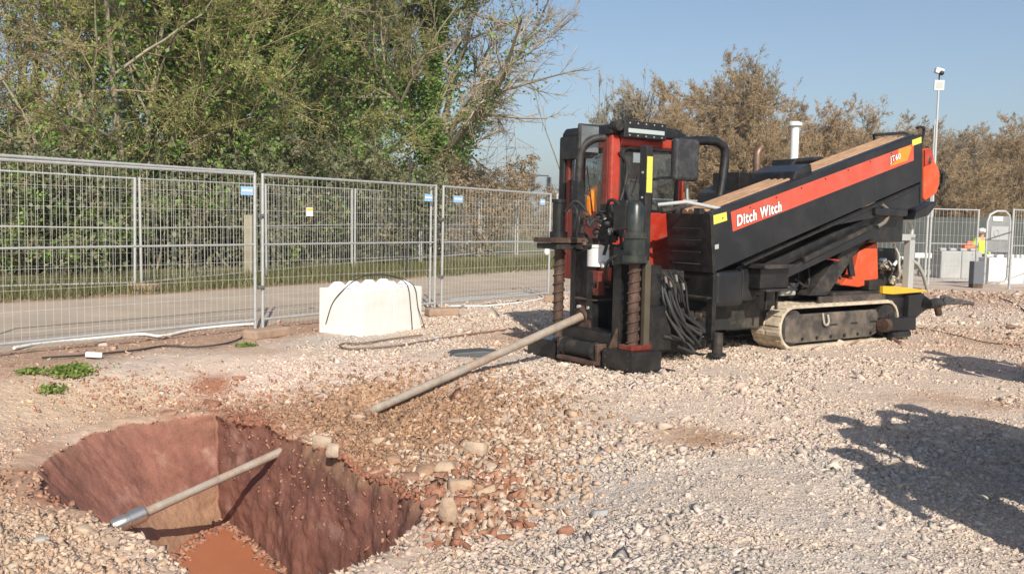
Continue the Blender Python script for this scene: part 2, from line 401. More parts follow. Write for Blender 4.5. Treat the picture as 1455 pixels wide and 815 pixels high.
# road between the two fences
def rpt(s, dn): q = FP[1] + FDIR * s + FNRM * dn; return q
S = np.concatenate([np.arange(-14, 26, .5), np.arange(26, 60, 3)]); D = np.linspace(.35, 4.9, 16); rv = []
for s in S:
    for k, dn in enumerate(D):
        e = .25 * float(fbm(np.array(s * .7), np.array(dn * .0 + (5 if k == 0 else 9)), 3)) if k in (0, len(D) - 1) else 0
        q = rpt(s, dn + e); rv.append((q[0], q[1], float(height(q[0], q[1])) + (.03 if 0 < k < len(D) - 1 else -.01)))
k = len(D); rf = [(i * k + j, (i + 1) * k + j, (i + 1) * k + j + 1, i * k + j + 1) for i in range(len(S) - 1) for j in range(k - 1)]
M_ROAD = mat('gravel_road', (.42, .335, .255), rough=.95, vary=.14, vscale=1.1, bump=.5, bscale=60, dirt=(.33, .29, .25), dirt_amt=.6, dscale=.8)
o = MB().add(rv, rf, True).build('road', M_ROAD); tag(o, kind='structure')

# ------------------------------------------------------------------ stones
def ico():
    t = (1 + 5 ** .5) / 2
    v = np.array([(-1, t, 0), (1, t, 0), (-1, -t, 0), (1, -t, 0), (0, -1, t), (0, 1, t), (0, -1, -t), (0, 1, -t), (t, 0, -1), (t, 0, 1), (-t, 0, -1), (-t, 0, 1)]) / math.hypot(1, t)
    f = np.array([(0, 11, 5), (0, 5, 1), (0, 1, 7), (0, 7, 10), (0, 10, 11), (1, 5, 9), (5, 11, 4), (11, 10, 2), (10, 7, 6), (7, 1, 8), (3, 9, 4), (3, 4, 2), (3, 2, 6), (3, 6, 8), (3, 8, 9), (4, 9, 5), (2, 4, 11), (6, 2, 10), (8, 6, 7), (9, 8, 1)])
    return v, f
def stones(x, y, z, size, tint, rs, name, flat=.6):
    N = len(x)
    v = np.array([(a, b, c) for a in (-1, 1) for b in (-1, 1) for c in (-1, 1)]) * .62; f = np.array([(0, 1, 3), (0, 3, 2), (4, 6, 7), (4, 7, 5), (0, 4, 5), (0, 5, 1), (2, 3, 7), (2, 7, 6), (0, 2, 6), (0, 6, 4), (1, 5, 7), (1, 7, 3)])
    P = v[None] + rs.uniform(-.36, .36, (N, 8, 3)); e_ = rs.normal(size=(N, 3)) * .5; ca, sa = np.cos(e_), np.sin(e_)
    P = np.stack([P[..., 0], P[..., 1] * ca[:, :1] - P[..., 2] * sa[:, :1], P[..., 1] * sa[:, :1] + P[..., 2] * ca[:, :1]], -1)
    P = np.stack([P[..., 0] * ca[:, 1:2] - P[..., 2] * sa[:, 1:2], P[..., 1], P[..., 0] * sa[:, 1:2] + P[..., 2] * ca[:, 1:2]], -1)
    P = P * np.stack([rs.uniform(.8, 1.5, N), rs.uniform(.6, 1.0, N), rs.uniform(.35, .8, N) * flat / .6], 1)[:, None]
    ax = rs.normal(size=(N, 3)) * .35; th = rs.uniform(0, 2 * math.pi, N)
    c, s = np.cos(th), np.sin(th)
    Q = np.stack([P[..., 0] * c[:, None] - P[..., 1] * s[:, None], P[..., 0] * s[:, None] + P[..., 1] * c[:, None], P[..., 2]], -1)
    Q[..., 2] += Q[..., 0] * ax[:, 0:1] + Q[..., 1] * ax[:, 1:2]
    Q = Q * size[:, None, None]; Q += np.stack([x, y, z], 1)[:, None]
    Fa = (f[None] + (np.arange(N) * 8)[:, None, None]).reshape(-1, 3)
    return np_mesh(name, Q.reshape(-1, 3), Fa, M_STONE, tint=np.repeat(tint, 8, 0))
M_STONE = attr_mat('stone', ((-60, .4),), island=.14, fine=.08)
def on_ground_ok(x, y):
    ok = poly_sd(x, y, RIM) > .06
    ok &= road_coord(x, y) < .6
    return ok
rs = np.random.RandomState(11)
N = 380000
Z = 3.4 * (22 / 3.4) ** rs.rand(N) ; X = (rs.rand(N) * 2 - 1) * (.60 * Z + .35)
size = .0070 * np.exp(rs.normal(0, .5, N)) * (.60 + .085 * Z)
nn = fbm(X * 1.3 + 40, Z * 1.3, 3)
size *= 1 + 1.2 * np.clip(nn, -.3, .5)
ok = on_ground_ok(X, Z) & (rs.rand(N) < np.clip(.75 + 2.0 * nn, .18, 1))
rcv = road_coord(X, Z); strip = (rcv > -1.5) & (X < -2.2); ok &= ~(strip & (rs.rand(N) < .9)); sandy = np.exp(-(((X + 3.9) / 1.3) ** 2 + ((Z - 7.9) / .9) ** 2)); ok &= rs.rand(N) > sandy * .75; ok &= rs.rand(N) > 1.1 * np.exp(-(((X + 1.0) / .75) ** 2 + ((Z - 7.6) / 1.0) ** 2)); ok &= ~((X < -2.6) & (Z > 4.8) & (Z < 9.5) & (rs.rand(N) < .55))
ok &= ~((np.hypot((X - 1.32) / .34, (Z - 6.35) / .26) < 1) & (rs.rand(N) < .9))
X, Z, size = X[ok], Z[ok], size[ok]
tint = zone(X, Z)
lt = rs.rand(len(X), 1); tint = tint * (.84 + .34 * lt) * (1.03 + rs.uniform(-.04, .04, (len(X), 3)))
pale = (rs.rand(len(X)) < .07)[:, None]; tint = np.where(pale, tint * .4 + np.array((.60, .52, .44)) * .6, tint)
tag(stones(X, Z, height(X, Z) + size * .05, size, tint, rs, 'gravel'), 'loose pinkish crushed stone covering the whole site floor', 'gravel', kind='stuff')
# clods and broken stone on the pit shoulders
def clods(n, fx, fz, sx, sz, smin, smax, colfn, name, label, seed, keepout=.03):
    r2 = np.random.RandomState(seed); x = fx + r2.normal(size=n) * sx; y = fz + r2.normal(size=n) * sz
    s = np.exp(r2.uniform(math.log(smin), math.log(smax), n))
    ok = poly_sd(x, y, RIM) > keepout; x, y, s = x[ok], y[ok], s[ok]
    o = stones(x, y, height(x, y) + s * .25, s, colfn(x, y, r2), r2, name, .9)
    return tag(o, label, 'rubble', kind='stuff')
def ctint(a, b):
    def f(x, y, r2):
        t = r2.rand(len(x), 1) ** 1.3; return (np.array(a) * (1 - t) + np.array(b) * t) * r2.uniform(.8, 1.2, (len(x), 1))
    return f
clods(15000, -.95, 7.1, .60, .85, .004, .030, ctint(C_CLAY * .72, (.44, .28, .175)), 'clay_clods', 'broken red and tan clay clods heaped beside the pit', 21)
clods(4200, -.22, 6.0, .38, .55, .005, .034, ctint((.46, .32, .22), (.58, .46, .36)), 'rubble', 'tan broken stone crumbling along the right side of the pit', 22)
clods(6000, -2.6, 4.5, .85, .40, .004, .024, ctint((.46, .31, .21), (.56, .44, .33)), 'rubble', 'tan and grey stones along the near edge of the pit', 23, .0)
clods(1500, -3.0, 8.5, .9, .35, .005, .022, ctint(C_RED * 1.2, (.56, .41, .28)), 'rubble', 'small red and pale lumps behind the far rim of the pit', 24)
clods(700, -1.27, 8.42, .13, .10, .008, .038, ctint(C_CLAY * .8, (.46, .31, .20)), 'clay_clods', 'clay lumps heaped where the drill pipe dives into the ground', 25)
clods(900, -.25, 5.6, .22, .40, .010, .045, ctint(C_RED, C_CLAY), 'clay_clods', 'dark red broken clods along the right tip of the pit', 26)
# ragged rim: lumps right at the edge of the pit
r3 = np.random.RandomState(5); k3 = r3.randint(0, m_, 2600); off = r3.uniform(-.01, .13, 2600)
off = off * (1 + (rim[k3, 0] < -2.4) * 1.2); q = rim[k3] + outn[k3] * (off + rag[k3])[:, None]; s3 = np.exp(r3.uniform(math.log(.006), math.log(.030), 2600)) * (1 - .5 * (arc[k3] > 8.0) * (q[:, 1] > 6.2))
tq = zone(q[:, 0], q[:, 1]); tq = tq * r3.uniform(.8, 1.25, (2600, 1))
tag(stones(q[:, 0], q[:, 1], height(q[:, 0], q[:, 1]) + s3 * .1, s3, tq, r3, 'rim_lumps', .9), 'crumbled soil lumps lining the lip of the pit', 'soil', kind='stuff')
# crumbs stuck in the right wall
k4 = r3.randint(4, int(m_ * .42), 330); rr = r3.randint(5, 40, 330) ; P4 = V.reshape(NR, m_, 3)[rr, k4]; s4 = np.exp(r3.uniform(math.log(.004), math.log(.018), 330))
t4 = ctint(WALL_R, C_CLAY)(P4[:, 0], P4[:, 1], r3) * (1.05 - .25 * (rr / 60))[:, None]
tag(stones(P4[:, 0], P4[:, 1], P4[:, 2], s4, t4, r3, 'wall_crumbs', .9), 'red clay crumbs sticking out of the right pit wall', 'soil', kind='stuff')

# fallen crumbs and slurry lumps round the pit floor
k5 = r3.randint(0, m_, 1500); q5_ = flo[k5] + (cen - flo[k5]) * (np.abs(r3.normal(0, .10, 1500)) ** 1.1)[:, None] - (cen - flo[k5]) * .02; s5 = np.exp(r3.uniform(math.log(.008), math.log(.04), 1500))
tag(stones(q5_[:, 0], q5_[:, 1], np.full(1500, ZF + .055), s5, ctint(WALL_R, C_CLAY)(q5_[:, 0], q5_[:, 1], r3), r3, 'floor_crumbs', .7), 'wet red crumbs fallen along the foot of the pit walls', 'soil', kind='stuff')
def rock(px, py, w, h, col, label, seed, z=-.1, cat='rock', name='rock', dep=.8, group=None, sink=.25):
    """one larger stone, its centre seen at px,py, w x h metres"""
    p = gnd(px, py, z); rr = np.random.RandomState(seed)
    v = rr.normal(size=(15, 3)); v /= np.linalg.norm(v, axis=1)[:, None]; v *= rr.uniform(.85, 1.15, (15, 1)); v = np.sign(v) * np.abs(v) ** .45 * .82; P = v * np.array((w, w * dep, h)) / 2
    import bmesh
    bm = bmesh.new(); [bm.verts.new(c_) for c_ in P]; hl = bmesh.ops.convex_hull(bm, input=bm.verts); bmesh.ops.delete(bm, geom=[e for e in hl['geom_interior'] if isinstance(e, bmesh.types.BMVert)], context='VERTS')
    bmesh.ops.triangulate(bm, faces=bm.faces[:]); bm.verts.index_update(); P = np.array([c_.co[:] for c_ in bm.verts]); f = np.array([[q_.index for q_ in fc.verts] for fc in bm.faces]); bm.free()
    th = rr.uniform(0, 6.28); c, s = math.cos(th) , math.sin(th)
    hz = float(height(p[0], p[1]))
    mt = mat('rock_' + str(seed), tuple(c_ * .86 for c_ in col), rough=.95, vary=.2, vscale=9, bump=.5, bscale=25)
    o = np_mesh(name, P, f, mt); o.location = (p[0], p[1], hz + h * (.5 - sink)); o.rotation_euler = (rr.uniform(-.2, .2), rr.uniform(-.2, .2), rr.uniform(-.5, .5))
    b = o.modifiers.new('bevel', 'BEVEL'); b.width = .003; b.segments = 1
    return tag(o, label, cat, group)
rock(458, 640, .20, .15, (.54, .41, .30), 'pale angular stone leaning just right of the pipe hole above the pit', 1, -.28, dep=.5)
rock(474, 657, .15, .13, (.52, .40, .30), 'small pale stone below the leaning angular stone on the pit lip', 2, -.28)
rock(488, 604, .15, .12, (.40, .25, .17), 'brown clay lump between the pipe end and the pit', 3, -.28)
rock(509, 613, .17, .07, (.56, .42, .31), 'flat tan stone right of the brown clay lump', 4, -.28)
rock(633, 655, .20, .13, (.50, .37, .26), 'blocky tan boulder on the shoulder right of the pit', 5, -.15)
rock(676, 632, .22, .16, (.54, .41, .30), 'largest pale stone at the top right of the rubble shoulder', 6, -.1, dep=.6)
rock(637, 728, .13, .22, (.52, .38, .27), 'tall upright pale stone on the right tip of the pit', 7, -.15, dep=.5, sink=.1)
rock(803, 729, .12, .09, (.36, .17, .11), 'single round red clay lump on grey gravel right of the pit', 8, -.02, cat='clay lump', name='clay_lump')
rock(584, 684, .15, .1, (.33, .19, .13), 'dark brown clod on the lip below the rubble shoulder', 9, -.25)
for k_, (px_, py_, w_, h_, c_, lb_) in enumerate([(604, 668, .20, .14, (.38, .23, .15), 'brown clay block left of the blocky tan boulder'), (655, 690, .24, .17, (.48, .34, .23), 'large cracked tan block below the blocky tan boulder'), (688, 700, .2, .16, (.50, .37, .25), 'tan block beside the dark hollow right of the pit'),
    (612, 705, .17, .13, (.30, .15, .10), 'dark red clay block overhanging the pit tip'), (664, 728, .18, .12, (.52, .39, .28), 'pale block right of the upright stone at the pit tip'), (700, 668, .15, .11, (.54, .42, .31), 'pale block above the dark hollow right of the pit'),
    (560, 655, .14, .1, (.40, .24, .15), 'brown clod midway between the leaning stone and the tan boulder'), (540, 632, .15, .1, (.50, .36, .25), 'tan clod above the brown clod, right of the leaning stone'), (645, 618, .14, .1, (.47, .33, .23), 'tan clod left of the largest pale stone'), (720, 720, .13, .09, (.54, .43, .33), 'pale lump at the lower right foot of the rubble'),
    (300, 565, .22, .1, (.33, .16, .10), 'red clay hump just behind the back corner of the pit'), (340, 545, .2, .07, (.36, .18, .12), 'low red clay ridge left of the pale gravel tongue'), (240, 575, .2, .06, (.40, .22, .15), 'low red clod on the back rim of the pit')]):
    rock(px_, py_, w_, h_, c_, lb_, 40 + k_, -.2, cat='clod' if c_[0] < .45 else 'rock', name='clay_clod' if c_[0] < .45 else 'rock', sink=.38)
rock(120, 742, .13, .07, (.55, .42, .30), 'pale stone left of the steel pipe end at the near rim', 10, -.2)
rock(60, 760, .10, .06, (.50, .45, .40), 'greyish stone in the lower left rubble', 12, -.2)
rock(853, 703, .15, .05, (.40, .38, .36), 'flat grey stone pressed into the gravel above the red lump', 13, 0)
rock(945, 612, .14, .08, (.58, .46, .36), 'pale stone left of the brown mud patch', 14, 0)
rock(428, 553, .13, .03, (.40, .27, .19), 'thin brown clod on the pale gravel tongue', 15, -.15)
rock(620, 482, .12, .06, (.45, .43, .42), 'small grey stone just in front of the white blocks', 16, 0)
rock(1440, 468, .3, .1, (.30, .2, .15), 'dark brown lump at the right edge of the site', 17, 0)

# ------------------------------------------------------------------ vegetation
M_BARK = mat('bark', (.20, .17, .115), rough=.95, vary=.3, vscale=6, bump=.6, bscale=14)
M_BARKP = mat('pale_bark', (.34, .30, .215), rough=.95, vary=.25, vscale=5, bump=.4, bscale=14)
M_TWIG = mat('twigs', (.33, .26, .15), rough=.95, island=.45)
M_TWIGO = mat('olive_twigs', (.33, .30, .13), rough=.95, island=.45)
M_TWIGD = mat('brown_twigs', (.44, .31, .18), rough=.95, island=.4)
M_TWIGG = mat('grey_twigs', (.36, .30, .22), rough=.95, island=.4)
def leaf_mat(name, c1, c2):
    m = bpy.data.materials.new(name); m.use_nodes = True; t = m.node_tree; b = t.nodes['Principled BSDF']
    g = t.nodes.new('ShaderNodeNewGeometry'); r = t.nodes.new('ShaderNodeValToRGB')
    r.color_ramp.elements[0].color = (*c1, 1); r.color_ramp.elements[1].color = (*c2, 1)
    t.links.new(g.outputs['Random Per Island'], r.inputs[0]); t.links.new(r.outputs[0], b.inputs['Base Color'])
    b.inputs['Roughness'].default_value = .5; b.inputs['Specular IOR Level'].default_value = .35
    tr = t.nodes.new('ShaderNodeBsdfTranslucent'); t.links.new(r.outputs[0], tr.inputs[0])
    mx = t.nodes.new('ShaderNodeMixShader'); mx.inputs[0].default_value = .3
    t.links.new(b.outputs[0], mx.inputs[1]); t.links.new(tr.outputs[0], mx.inputs[2]); t.links.new(mx.outputs[0], t.nodes['Material Output'].inputs[0])
    MATS[name] = m; return m
M_IVY = leaf_mat('ivy_leaves', (.065, .14, .03), (.28, .42, .10))
M_LEAF = leaf_mat('spring_leaves', (.18, .25, .05), (.44, .49, .13))
M_SCRUB = leaf_mat('scrub_leaves', (.21, .18, .10), (.36, .31, .19))
M_OLV = leaf_mat('bramble_leaves', (.09, .11, .05), (.25, .26, .15))
M_DRY = leaf_mat('dry_leaves', (.24, .18, .11), (.38, .30, .19))

def poly_lines(rs, P0, Dr, L, k, curl, up, r0, r1):
    """vectorised branches: start points, directions, lengths -> (B,k,3),(B,k)"""
    B = len(P0); out = np.zeros((B, k, 3)); out[:, 0] = P0; d = Dr / np.linalg.norm(Dr, axis=1)[:, None]
    for i in range(1, k):
        d = d + rs.normal(size=(B, 3)) * curl + np.array((0, 0, up)); d /= np.linalg.norm(d, axis=1)[:, None]
        out[:, i] = out[:, i - 1] + d * (L / (k - 1))[:, None]
    rad = r0[:, None] * (1 - np.linspace(0, 1, k)[None]) + r1[:, None] * np.linspace(0, 1, k)[None]
    return out, rad
def tubes(P, Rd, n):
    B, k, _ = P.shape; T = np.gradient(P, axis=1); T /= np.linalg.norm(T, axis=2)[..., None] + 1e-9
    ref = np.where(np.abs(T[:, :1, 2:3]) > .8, np.array((1., 0, 0)), np.array((0, 0, 1.))); ref = np.broadcast_to(ref, T.shape)
    a = np.cross(T, ref); a /= np.linalg.norm(a, axis=2)[..., None] + 1e-9; b = np.cross(T, a)
    an = np.linspace(0, 2 * math.pi, n, endpoint=False)
    V = P[:, :, None] + Rd[:, :, None, None] * (a[:, :, None] * np.cos(an)[:, None] + b[:, :, None] * np.sin(an)[:, None])
    base = (np.arange(B) * k * n)[:, None, None] + (np.arange(k - 1) * n)[None, :, None] + np.arange(n)[None, None]
    nxt = (np.arange(B) * k * n)[:, None, None] + (np.arange(k - 1) * n)[None, :, None] + ((np.arange(n) + 1) % n)[None, None]
    Fq = np.stack([base, nxt, nxt + n, base + n], -1).reshape(-1, 4)
    return V.reshape(-1, 3), Fq
def spawn(rs, P, Rd, Ls, m, t0, t1, ang, lr, rr, up=0., jitter=.3):
    """m children per branch"""
    B, k, _ = P.shape; t = rs.uniform(t0, t1, (B, m)) * (k - 1); i = np.minimum(t.astype(int), k - 2); fr = t - i
    bi = np.arange(B)[:, None]; P0 = P[bi, i] * (1 - fr[..., None]) + P[bi, i + 1] * fr[..., None]
    T = P[bi, i + 1] - P[bi, i]; T /= np.linalg.norm(T, axis=2)[..., None] + 1e-9
    rnd = rs.normal(size=T.shape); rnd -= T * (rnd * T).sum(-1, keepdims=True); rnd /= np.linalg.norm(rnd, axis=2)[..., None] + 1e-9
    a = ang * (1 + rs.normal(0, jitter, t.shape))
    D = T * np.cos(a)[..., None] + rnd * np.sin(a)[..., None] + np.array((0, 0, up))
    L = Ls[:, None] * lr * rs.uniform(.55, 1.25, t.shape) * (1.15 - .55 * t / (k - 1))
    r0 = (Rd[bi, i] * (1 - fr) + Rd[bi, i + 1] * fr) * rr
    return P0.reshape(-1, 3), D.reshape(-1, 3), L.ravel(), r0.ravel()
def merge(parts):
    V = []; Fa = []; b = 0
    for v, f in parts: V.append(v); Fa.append(f + b); b += len(v)
    return np.concatenate(V), np.concatenate(Fa)
def leaves(rs, C, size, out=None):
    """one small folded-diamond quad per centre"""
    N = len(C); a = rs.normal(size=(N, 3)); a /= np.linalg.norm(a, axis=1)[:, None]; b = rs.normal(size=(N, 3)); b -= a * (a * b).sum(1, keepdims=True); b /= np.linalg.norm(b, axis=1)[:, None]
    s = (size * rs.uniform(.6, 1.3, N))[:, None]
    V = np.stack([C + a * s, C + b * s * .7, C - a * s, C - b * s * .7], 1)
    return V.reshape(-1, 3), np.arange(4 * N).reshape(N, 4)
def make_tree(seed, name, H, trunks=1, r=.2, limbs=9, sub=(7, 8, 7), lean=(0, 0), spread=.25, ang=(.8, .7, .6), lr=(.5, .45, .4), up=(.10, .08, .04), twig_r=.008,
              ivy=0, ivy_s=.06, ivy_r=.35, ivy_zmax=.8, leaf=0, leaf_s=.04, leafmat=None, twig_mat=None, bark=None, base_spread=.3, t0=.2, curl=.12, ivymat=None, ivy_t=.85):
    rs = np.random.RandomState(seed)
    P0 = np.zeros((trunks, 3)); P0[:, :2] = rs.normal(size=(trunks, 2)) * (base_spread if trunks > 1 else 0)
    D = np.tile(np.array((lean[0], lean[1], 1.)), (trunks, 1)) + rs.normal(size=(trunks, 3)) * np.array((spread, spread, 0)) * (trunks > 1)
    L0 = H * rs.uniform(.8, 1, trunks)
    P, Rd = poly_lines(rs, P0, D, L0, 10, .05, .03, np.full(trunks, r), np.full(trunks, r * .12))
    lev = [(P, Rd, L0)]
    p0, d0, l0, r0 = spawn(rs, P, Rd, L0, limbs, t0, .97, ang[0], lr[0], .6, up[0]); Pb, Rb = poly_lines(rs, p0, d0, l0, 8, curl, up[0] * .4, r0, r0 * .2); lev.append((Pb, Rb, l0))
    for i, m in enumerate(sub):
        Pp, Rp, Lp = lev[-1]
        p0, d0, l0, r0 = spawn(rs, Pp, Rp, Lp, m, .15, 1, ang[min(i + 1, 2)], lr[min(i + 1, 2)], .55, up[min(i + 1, 2)])
        r0 = np.maximum(r0, twig_r); Pc, Rc = poly_lines(rs, p0, d0, l0, 5 if i < 2 else 4, curl * 1.2, up[2] * .4, r0, np.maximum(r0 * .3, twig_r * .6)); lev.append((Pc, Rc, l0))
    root = empty(name)
    trunk = merge([tubes(lev[0][0], lev[0][1], 9), tubes(lev[1][0], lev[1][1], 6)])
    np_mesh('trunk', *trunk, bark or M_BARK, root, smooth=True)
    np_mesh('crown', *merge([tubes(p_, r_, 4 if j == 0 else 3) for j, (p_, r_, _) in enumerate(lev[2:])]), twig_mat or M_TWIG, root, smooth=True)
    if ivy:
        src = [lev[0][0], lev[1][0]] + [lev[2][0]]; w = (.42, .38, .20); C = []
        for s_, ww in zip(src, w):
            n_ = int(ivy * ww); b_ = rs.randint(0, len(s_), n_); t_ = rs.uniform(0, ivy_t if s_ is not lev[0][0] else .9, n_) * (s_.shape[1] - 1); i_ = t_.astype(int); fr = (t_ - i_)[:, None]
            c_ = s_[b_, i_] * (1 - fr) + s_[b_, i_ + 1] * fr
            cl = fbm(c_[:, 0] * 1.2 + c_[:, 2], c_[:, 1] * 1.2 + c_[:, 2] * .9, 3)
            off = rs.normal(size=(n_, 3)); off /= np.linalg.norm(off, axis=1)[:, None]
            c_ = c_ + off * (rs.uniform(.3, 1, n_) ** .5 * ivy_r * (.7 + 1.6 * np.clip(cl + .2, 0, 1)))[:, None]
            c_ = c_[(c_[:, 2] < H * ivy_zmax * (1 + .3 * cl)) & (rs.rand(n_) < .55 + 2.2 * cl)]; C.append(c_)
        C = np.concatenate(C); np_mesh('ivy', *leaves(rs, C, np.full(len(C), ivy_s)), ivymat or M_IVY, root)
    if leaf:
        s_ = lev[-1][0]; b_ = rs.randint(0, len(s_), leaf); i_ = rs.randint(0, s_.shape[1], leaf); C = s_[b_, i_] + rs.normal(size=(leaf, 3)) * .06
        np_mesh('foliage', *leaves(rs, C, np.full(leaf, leaf_s)), leafmat or M_LEAF, root)
    return root
def place(o, px, Y, rz=0, s=1., label=None, cat='tree', group=None, pz=None):
    q = at_depth(px, 318, Y); z = float(height(q[0], q[1])) - .05 if Y < 60 else 0
    o.location = (q[0], q[1], z); o.rotation_euler = (0, 0, rz); o.scale = (s, s, s); return tag(o, label, cat, group)

# big ivy-clad tree
t = make_tree(101, 'ivy_tree', 14.5, 1, .36, 22, (13, 10, 9), lean=(.02, 0), ang=(.95, .7, .65), lr=(.55, .45, .42), up=(.16, .03, .01), twig_r=.009, ivy=88000, ivy_s=.065, ivy_r=.42, ivy_zmax=1.0, t0=.16, ivy_t=.66, twig_mat=M_TWIGG)
place(t, 612, 34, 2.2, 1, 'tall ivy-clad tree with bare spreading limbs, right end of the tree belt')
# leafy/twiggy belt on the left
belt = [
    (-60, 22, 11, 31, 'bare brown tree with ivy at the far left edge', dict(ivy=5000, leaf=7000)),
    (25, 24, 12, 32, 'pale-stemmed tree leaning beside the gap of sky at far left', dict(ivy=4000, leaf=4000, bark=M_BARKP)),
    (150, 21.5, 9, 33, 'twiggy tree with yellow-green buds above the left fence panel', dict(ivy=9000, leaf=22000, bark=M_BARKP)),
    (235, 23, 12, 34, 'tangled brown tree behind the first fence panel', dict(ivy=20000, leaf=16000)),
    (300, 25, 12, 35, 'yellow-green budding tree above the first fence joint', dict(ivy=26000, leaf=46000)),
    (385, 26, 13, 36, 'dark ivy-smothered tree right of the first fence joint', dict(ivy=72000, leaf=8000, ivy_r=.85)),
    (462, 29, 13, 37, 'green ivy-smothered tree left of the tall bare-limbed tree', dict(ivy=58000, leaf=30000, ivy_r=.8)),
    (520, 31, 12, 38, 'slim brown tree full of upright twigs beside the tall ivy tree', dict(ivy=8000, leaf=5000, ivy_zmax=.6)),
]
for i, (px, Y, H, sd_, lab, kw) in enumerate(belt):
    a = dict(trunks=3, r=.13, limbs=12, sub=(9, 9, 7), spread=.16, ang=(.75, .8, .7), lr=(.42, .45, .45), up=(.06, .0, -.01), twig_r=.006, ivy_s=.060, ivy_r=.5, ivy_zmax=.85, t0=.08, leaf_s=.028, twig_mat=(M_TWIG, M_TWIGO)[i % 2], base_spread=.5)
    a.update(kw); place(make_tree(sd_, 'hedge_tree', H, **a), px, Y, i * 1.3, 1, lab, 'tree', 'trees in the belt beyond the road')
# understorey bushes
bush_l = ['dense dark bush at the far left behind the fences', 'bramble bush left of the first rear fence post', 'leafy bush right behind the first rear fence post', 'bush behind the fence joint with the blue tag', 'yellow-green bush left of the white blocks, behind both fences', 'olive bush above the white blocks', 'green bush at the foot of the ivy trees', 'small brown bush beside the trunk of the tall ivy tree']
for i, (px, Y, s_) in enumerate([(10, 18.8, 1.0), (105, 19.6, 1.05), (215, 21, 1.1), (300, 22.5, 1.05), (385, 24, 1.25), (470, 26.5, 1.3), (545, 29, 1.4), (625, 33, 1.15)]):
    b = make_tree(200 + i, 'bush', 2.7, 9, .03, 7, (6, 6), spread=.55, base_spread=.75, ang=(.7, .8, .7), lr=(.5, .5, .5), up=(0, 0, -.02), twig_r=.005, ivy=9000, ivy_s=.055, ivy_r=.4, ivy_zmax=.9, leaf=7500, leaf_s=.04,
                  leafmat=(M_IVY, M_OLV, M_OLV, M_OLV)[i % 4] if i < 7 else M_DRY, ivymat=M_DRY if i == 7 else M_OLV, twig_mat=(M_TWIG, M_TWIGD)[i % 2], t0=.02)
    place(b, px, Y, i * 2.1, s_, bush_l[i], 'bush', 'bushes under the tree belt')
# inner filler shrubs right behind, so no horizon shows below the crowns
for i, px in enumerate(range(-120, 590, 78)):
    if i == 0: fs = make_tree(240, 'shrub', 4.2, 12, .04, 7, (6, 7), spread=.45, base_spread=1.3, ang=(.7, .8, .7), lr=(.45, .5, .5), up=(.02, 0, -.01), twig_r=.007, ivy=30000, ivy_s=.085, ivy_r=.5, ivy_zmax=.95, t0=.02); o = fs
    else: o = copy_tree(fs)
    place(o, px, 25.5 + 9 * i / 9 + (i % 3), i * 1.1, .78 + .1 * (i % 3), 'dark evergreen shrub filling the tree belt beyond the road', 'shrub', 'shrubs inside the tree belt')
# scrub by the tall tree and beyond the gate
for i, (px, Y, s_) in enumerate([(590, 38, 1.2), (640, 42, 1.25), (675, 46, 1.2), (715, 60, 1.1), (760, 66, 1.0), (805, 72, 1.1), (850, 70, 1.5), (900, 66, 1.7)]):
    if i == 0: sc_ = make_tree(260, 'scrub', 3.4, 12, .03, 6, (6, 6), spread=.5, base_spread=1.2, ang=(.7, .8, .7), lr=(.45, .5, .5), up=(.02, 0, 0), twig_r=.009, leaf=16000, leaf_s=.032, leafmat=M_DRY, twig_mat=M_TWIGD, t0=.02); o = sc_
    else: o = copy_tree(sc_)
    place(o, px, Y, i * 1.7, s_, 'low brown winter scrub on the skyline between the tree belt and the cab', 'scrub', 'brown scrub on the skyline')
# distant bare trees
proto = [make_tree(301, 'bare_tree', 11, 2, .18, 17, (11, 9, 7), ang=(.6, .6, .6), lr=(.58, .48, .4), spread=.2, up=(.16, .08, .04), twig_r=.015, twig_mat=M_TWIGG, t0=.15, bark=M_BARKP, leaf=16000, leaf_s=.034, leafmat=M_SCRUB),
         make_tree(302, 'bare_tree', 11, 6, .11, 15, (10, 9, 6), spread=.3, base_spread=.6, ang=(.6, .65, .6), lr=(.4, .45, .45), up=(.10, .05, .03), twig_r=.014, twig_mat=M_TWIGD, t0=.05, leaf=46000, leaf_s=.030, leafmat=M_DRY),
         make_tree(303, 'bare_tree', 11, 6, .11, 14, (10, 9, 6), spread=.28, base_spread=.6, ang=(.65, .7, .6), lr=(.42, .45, .45), up=(.08, .04, .02), twig_r=.014, twig_mat=M_TWIGD, t0=.03, leaf=46000, leaf_s=.030, leafmat=M_SCRUB),
         make_tree(304, 'bare_tree', 12, 5, .07, 5, (4, 3), spread=.12, base_spread=1.6, ang=(.35, .45, .5), lr=(.28, .4, .4), up=(.2, .1, .04), twig_r=.014, twig_mat=M_TWIGG, t0=.3)]
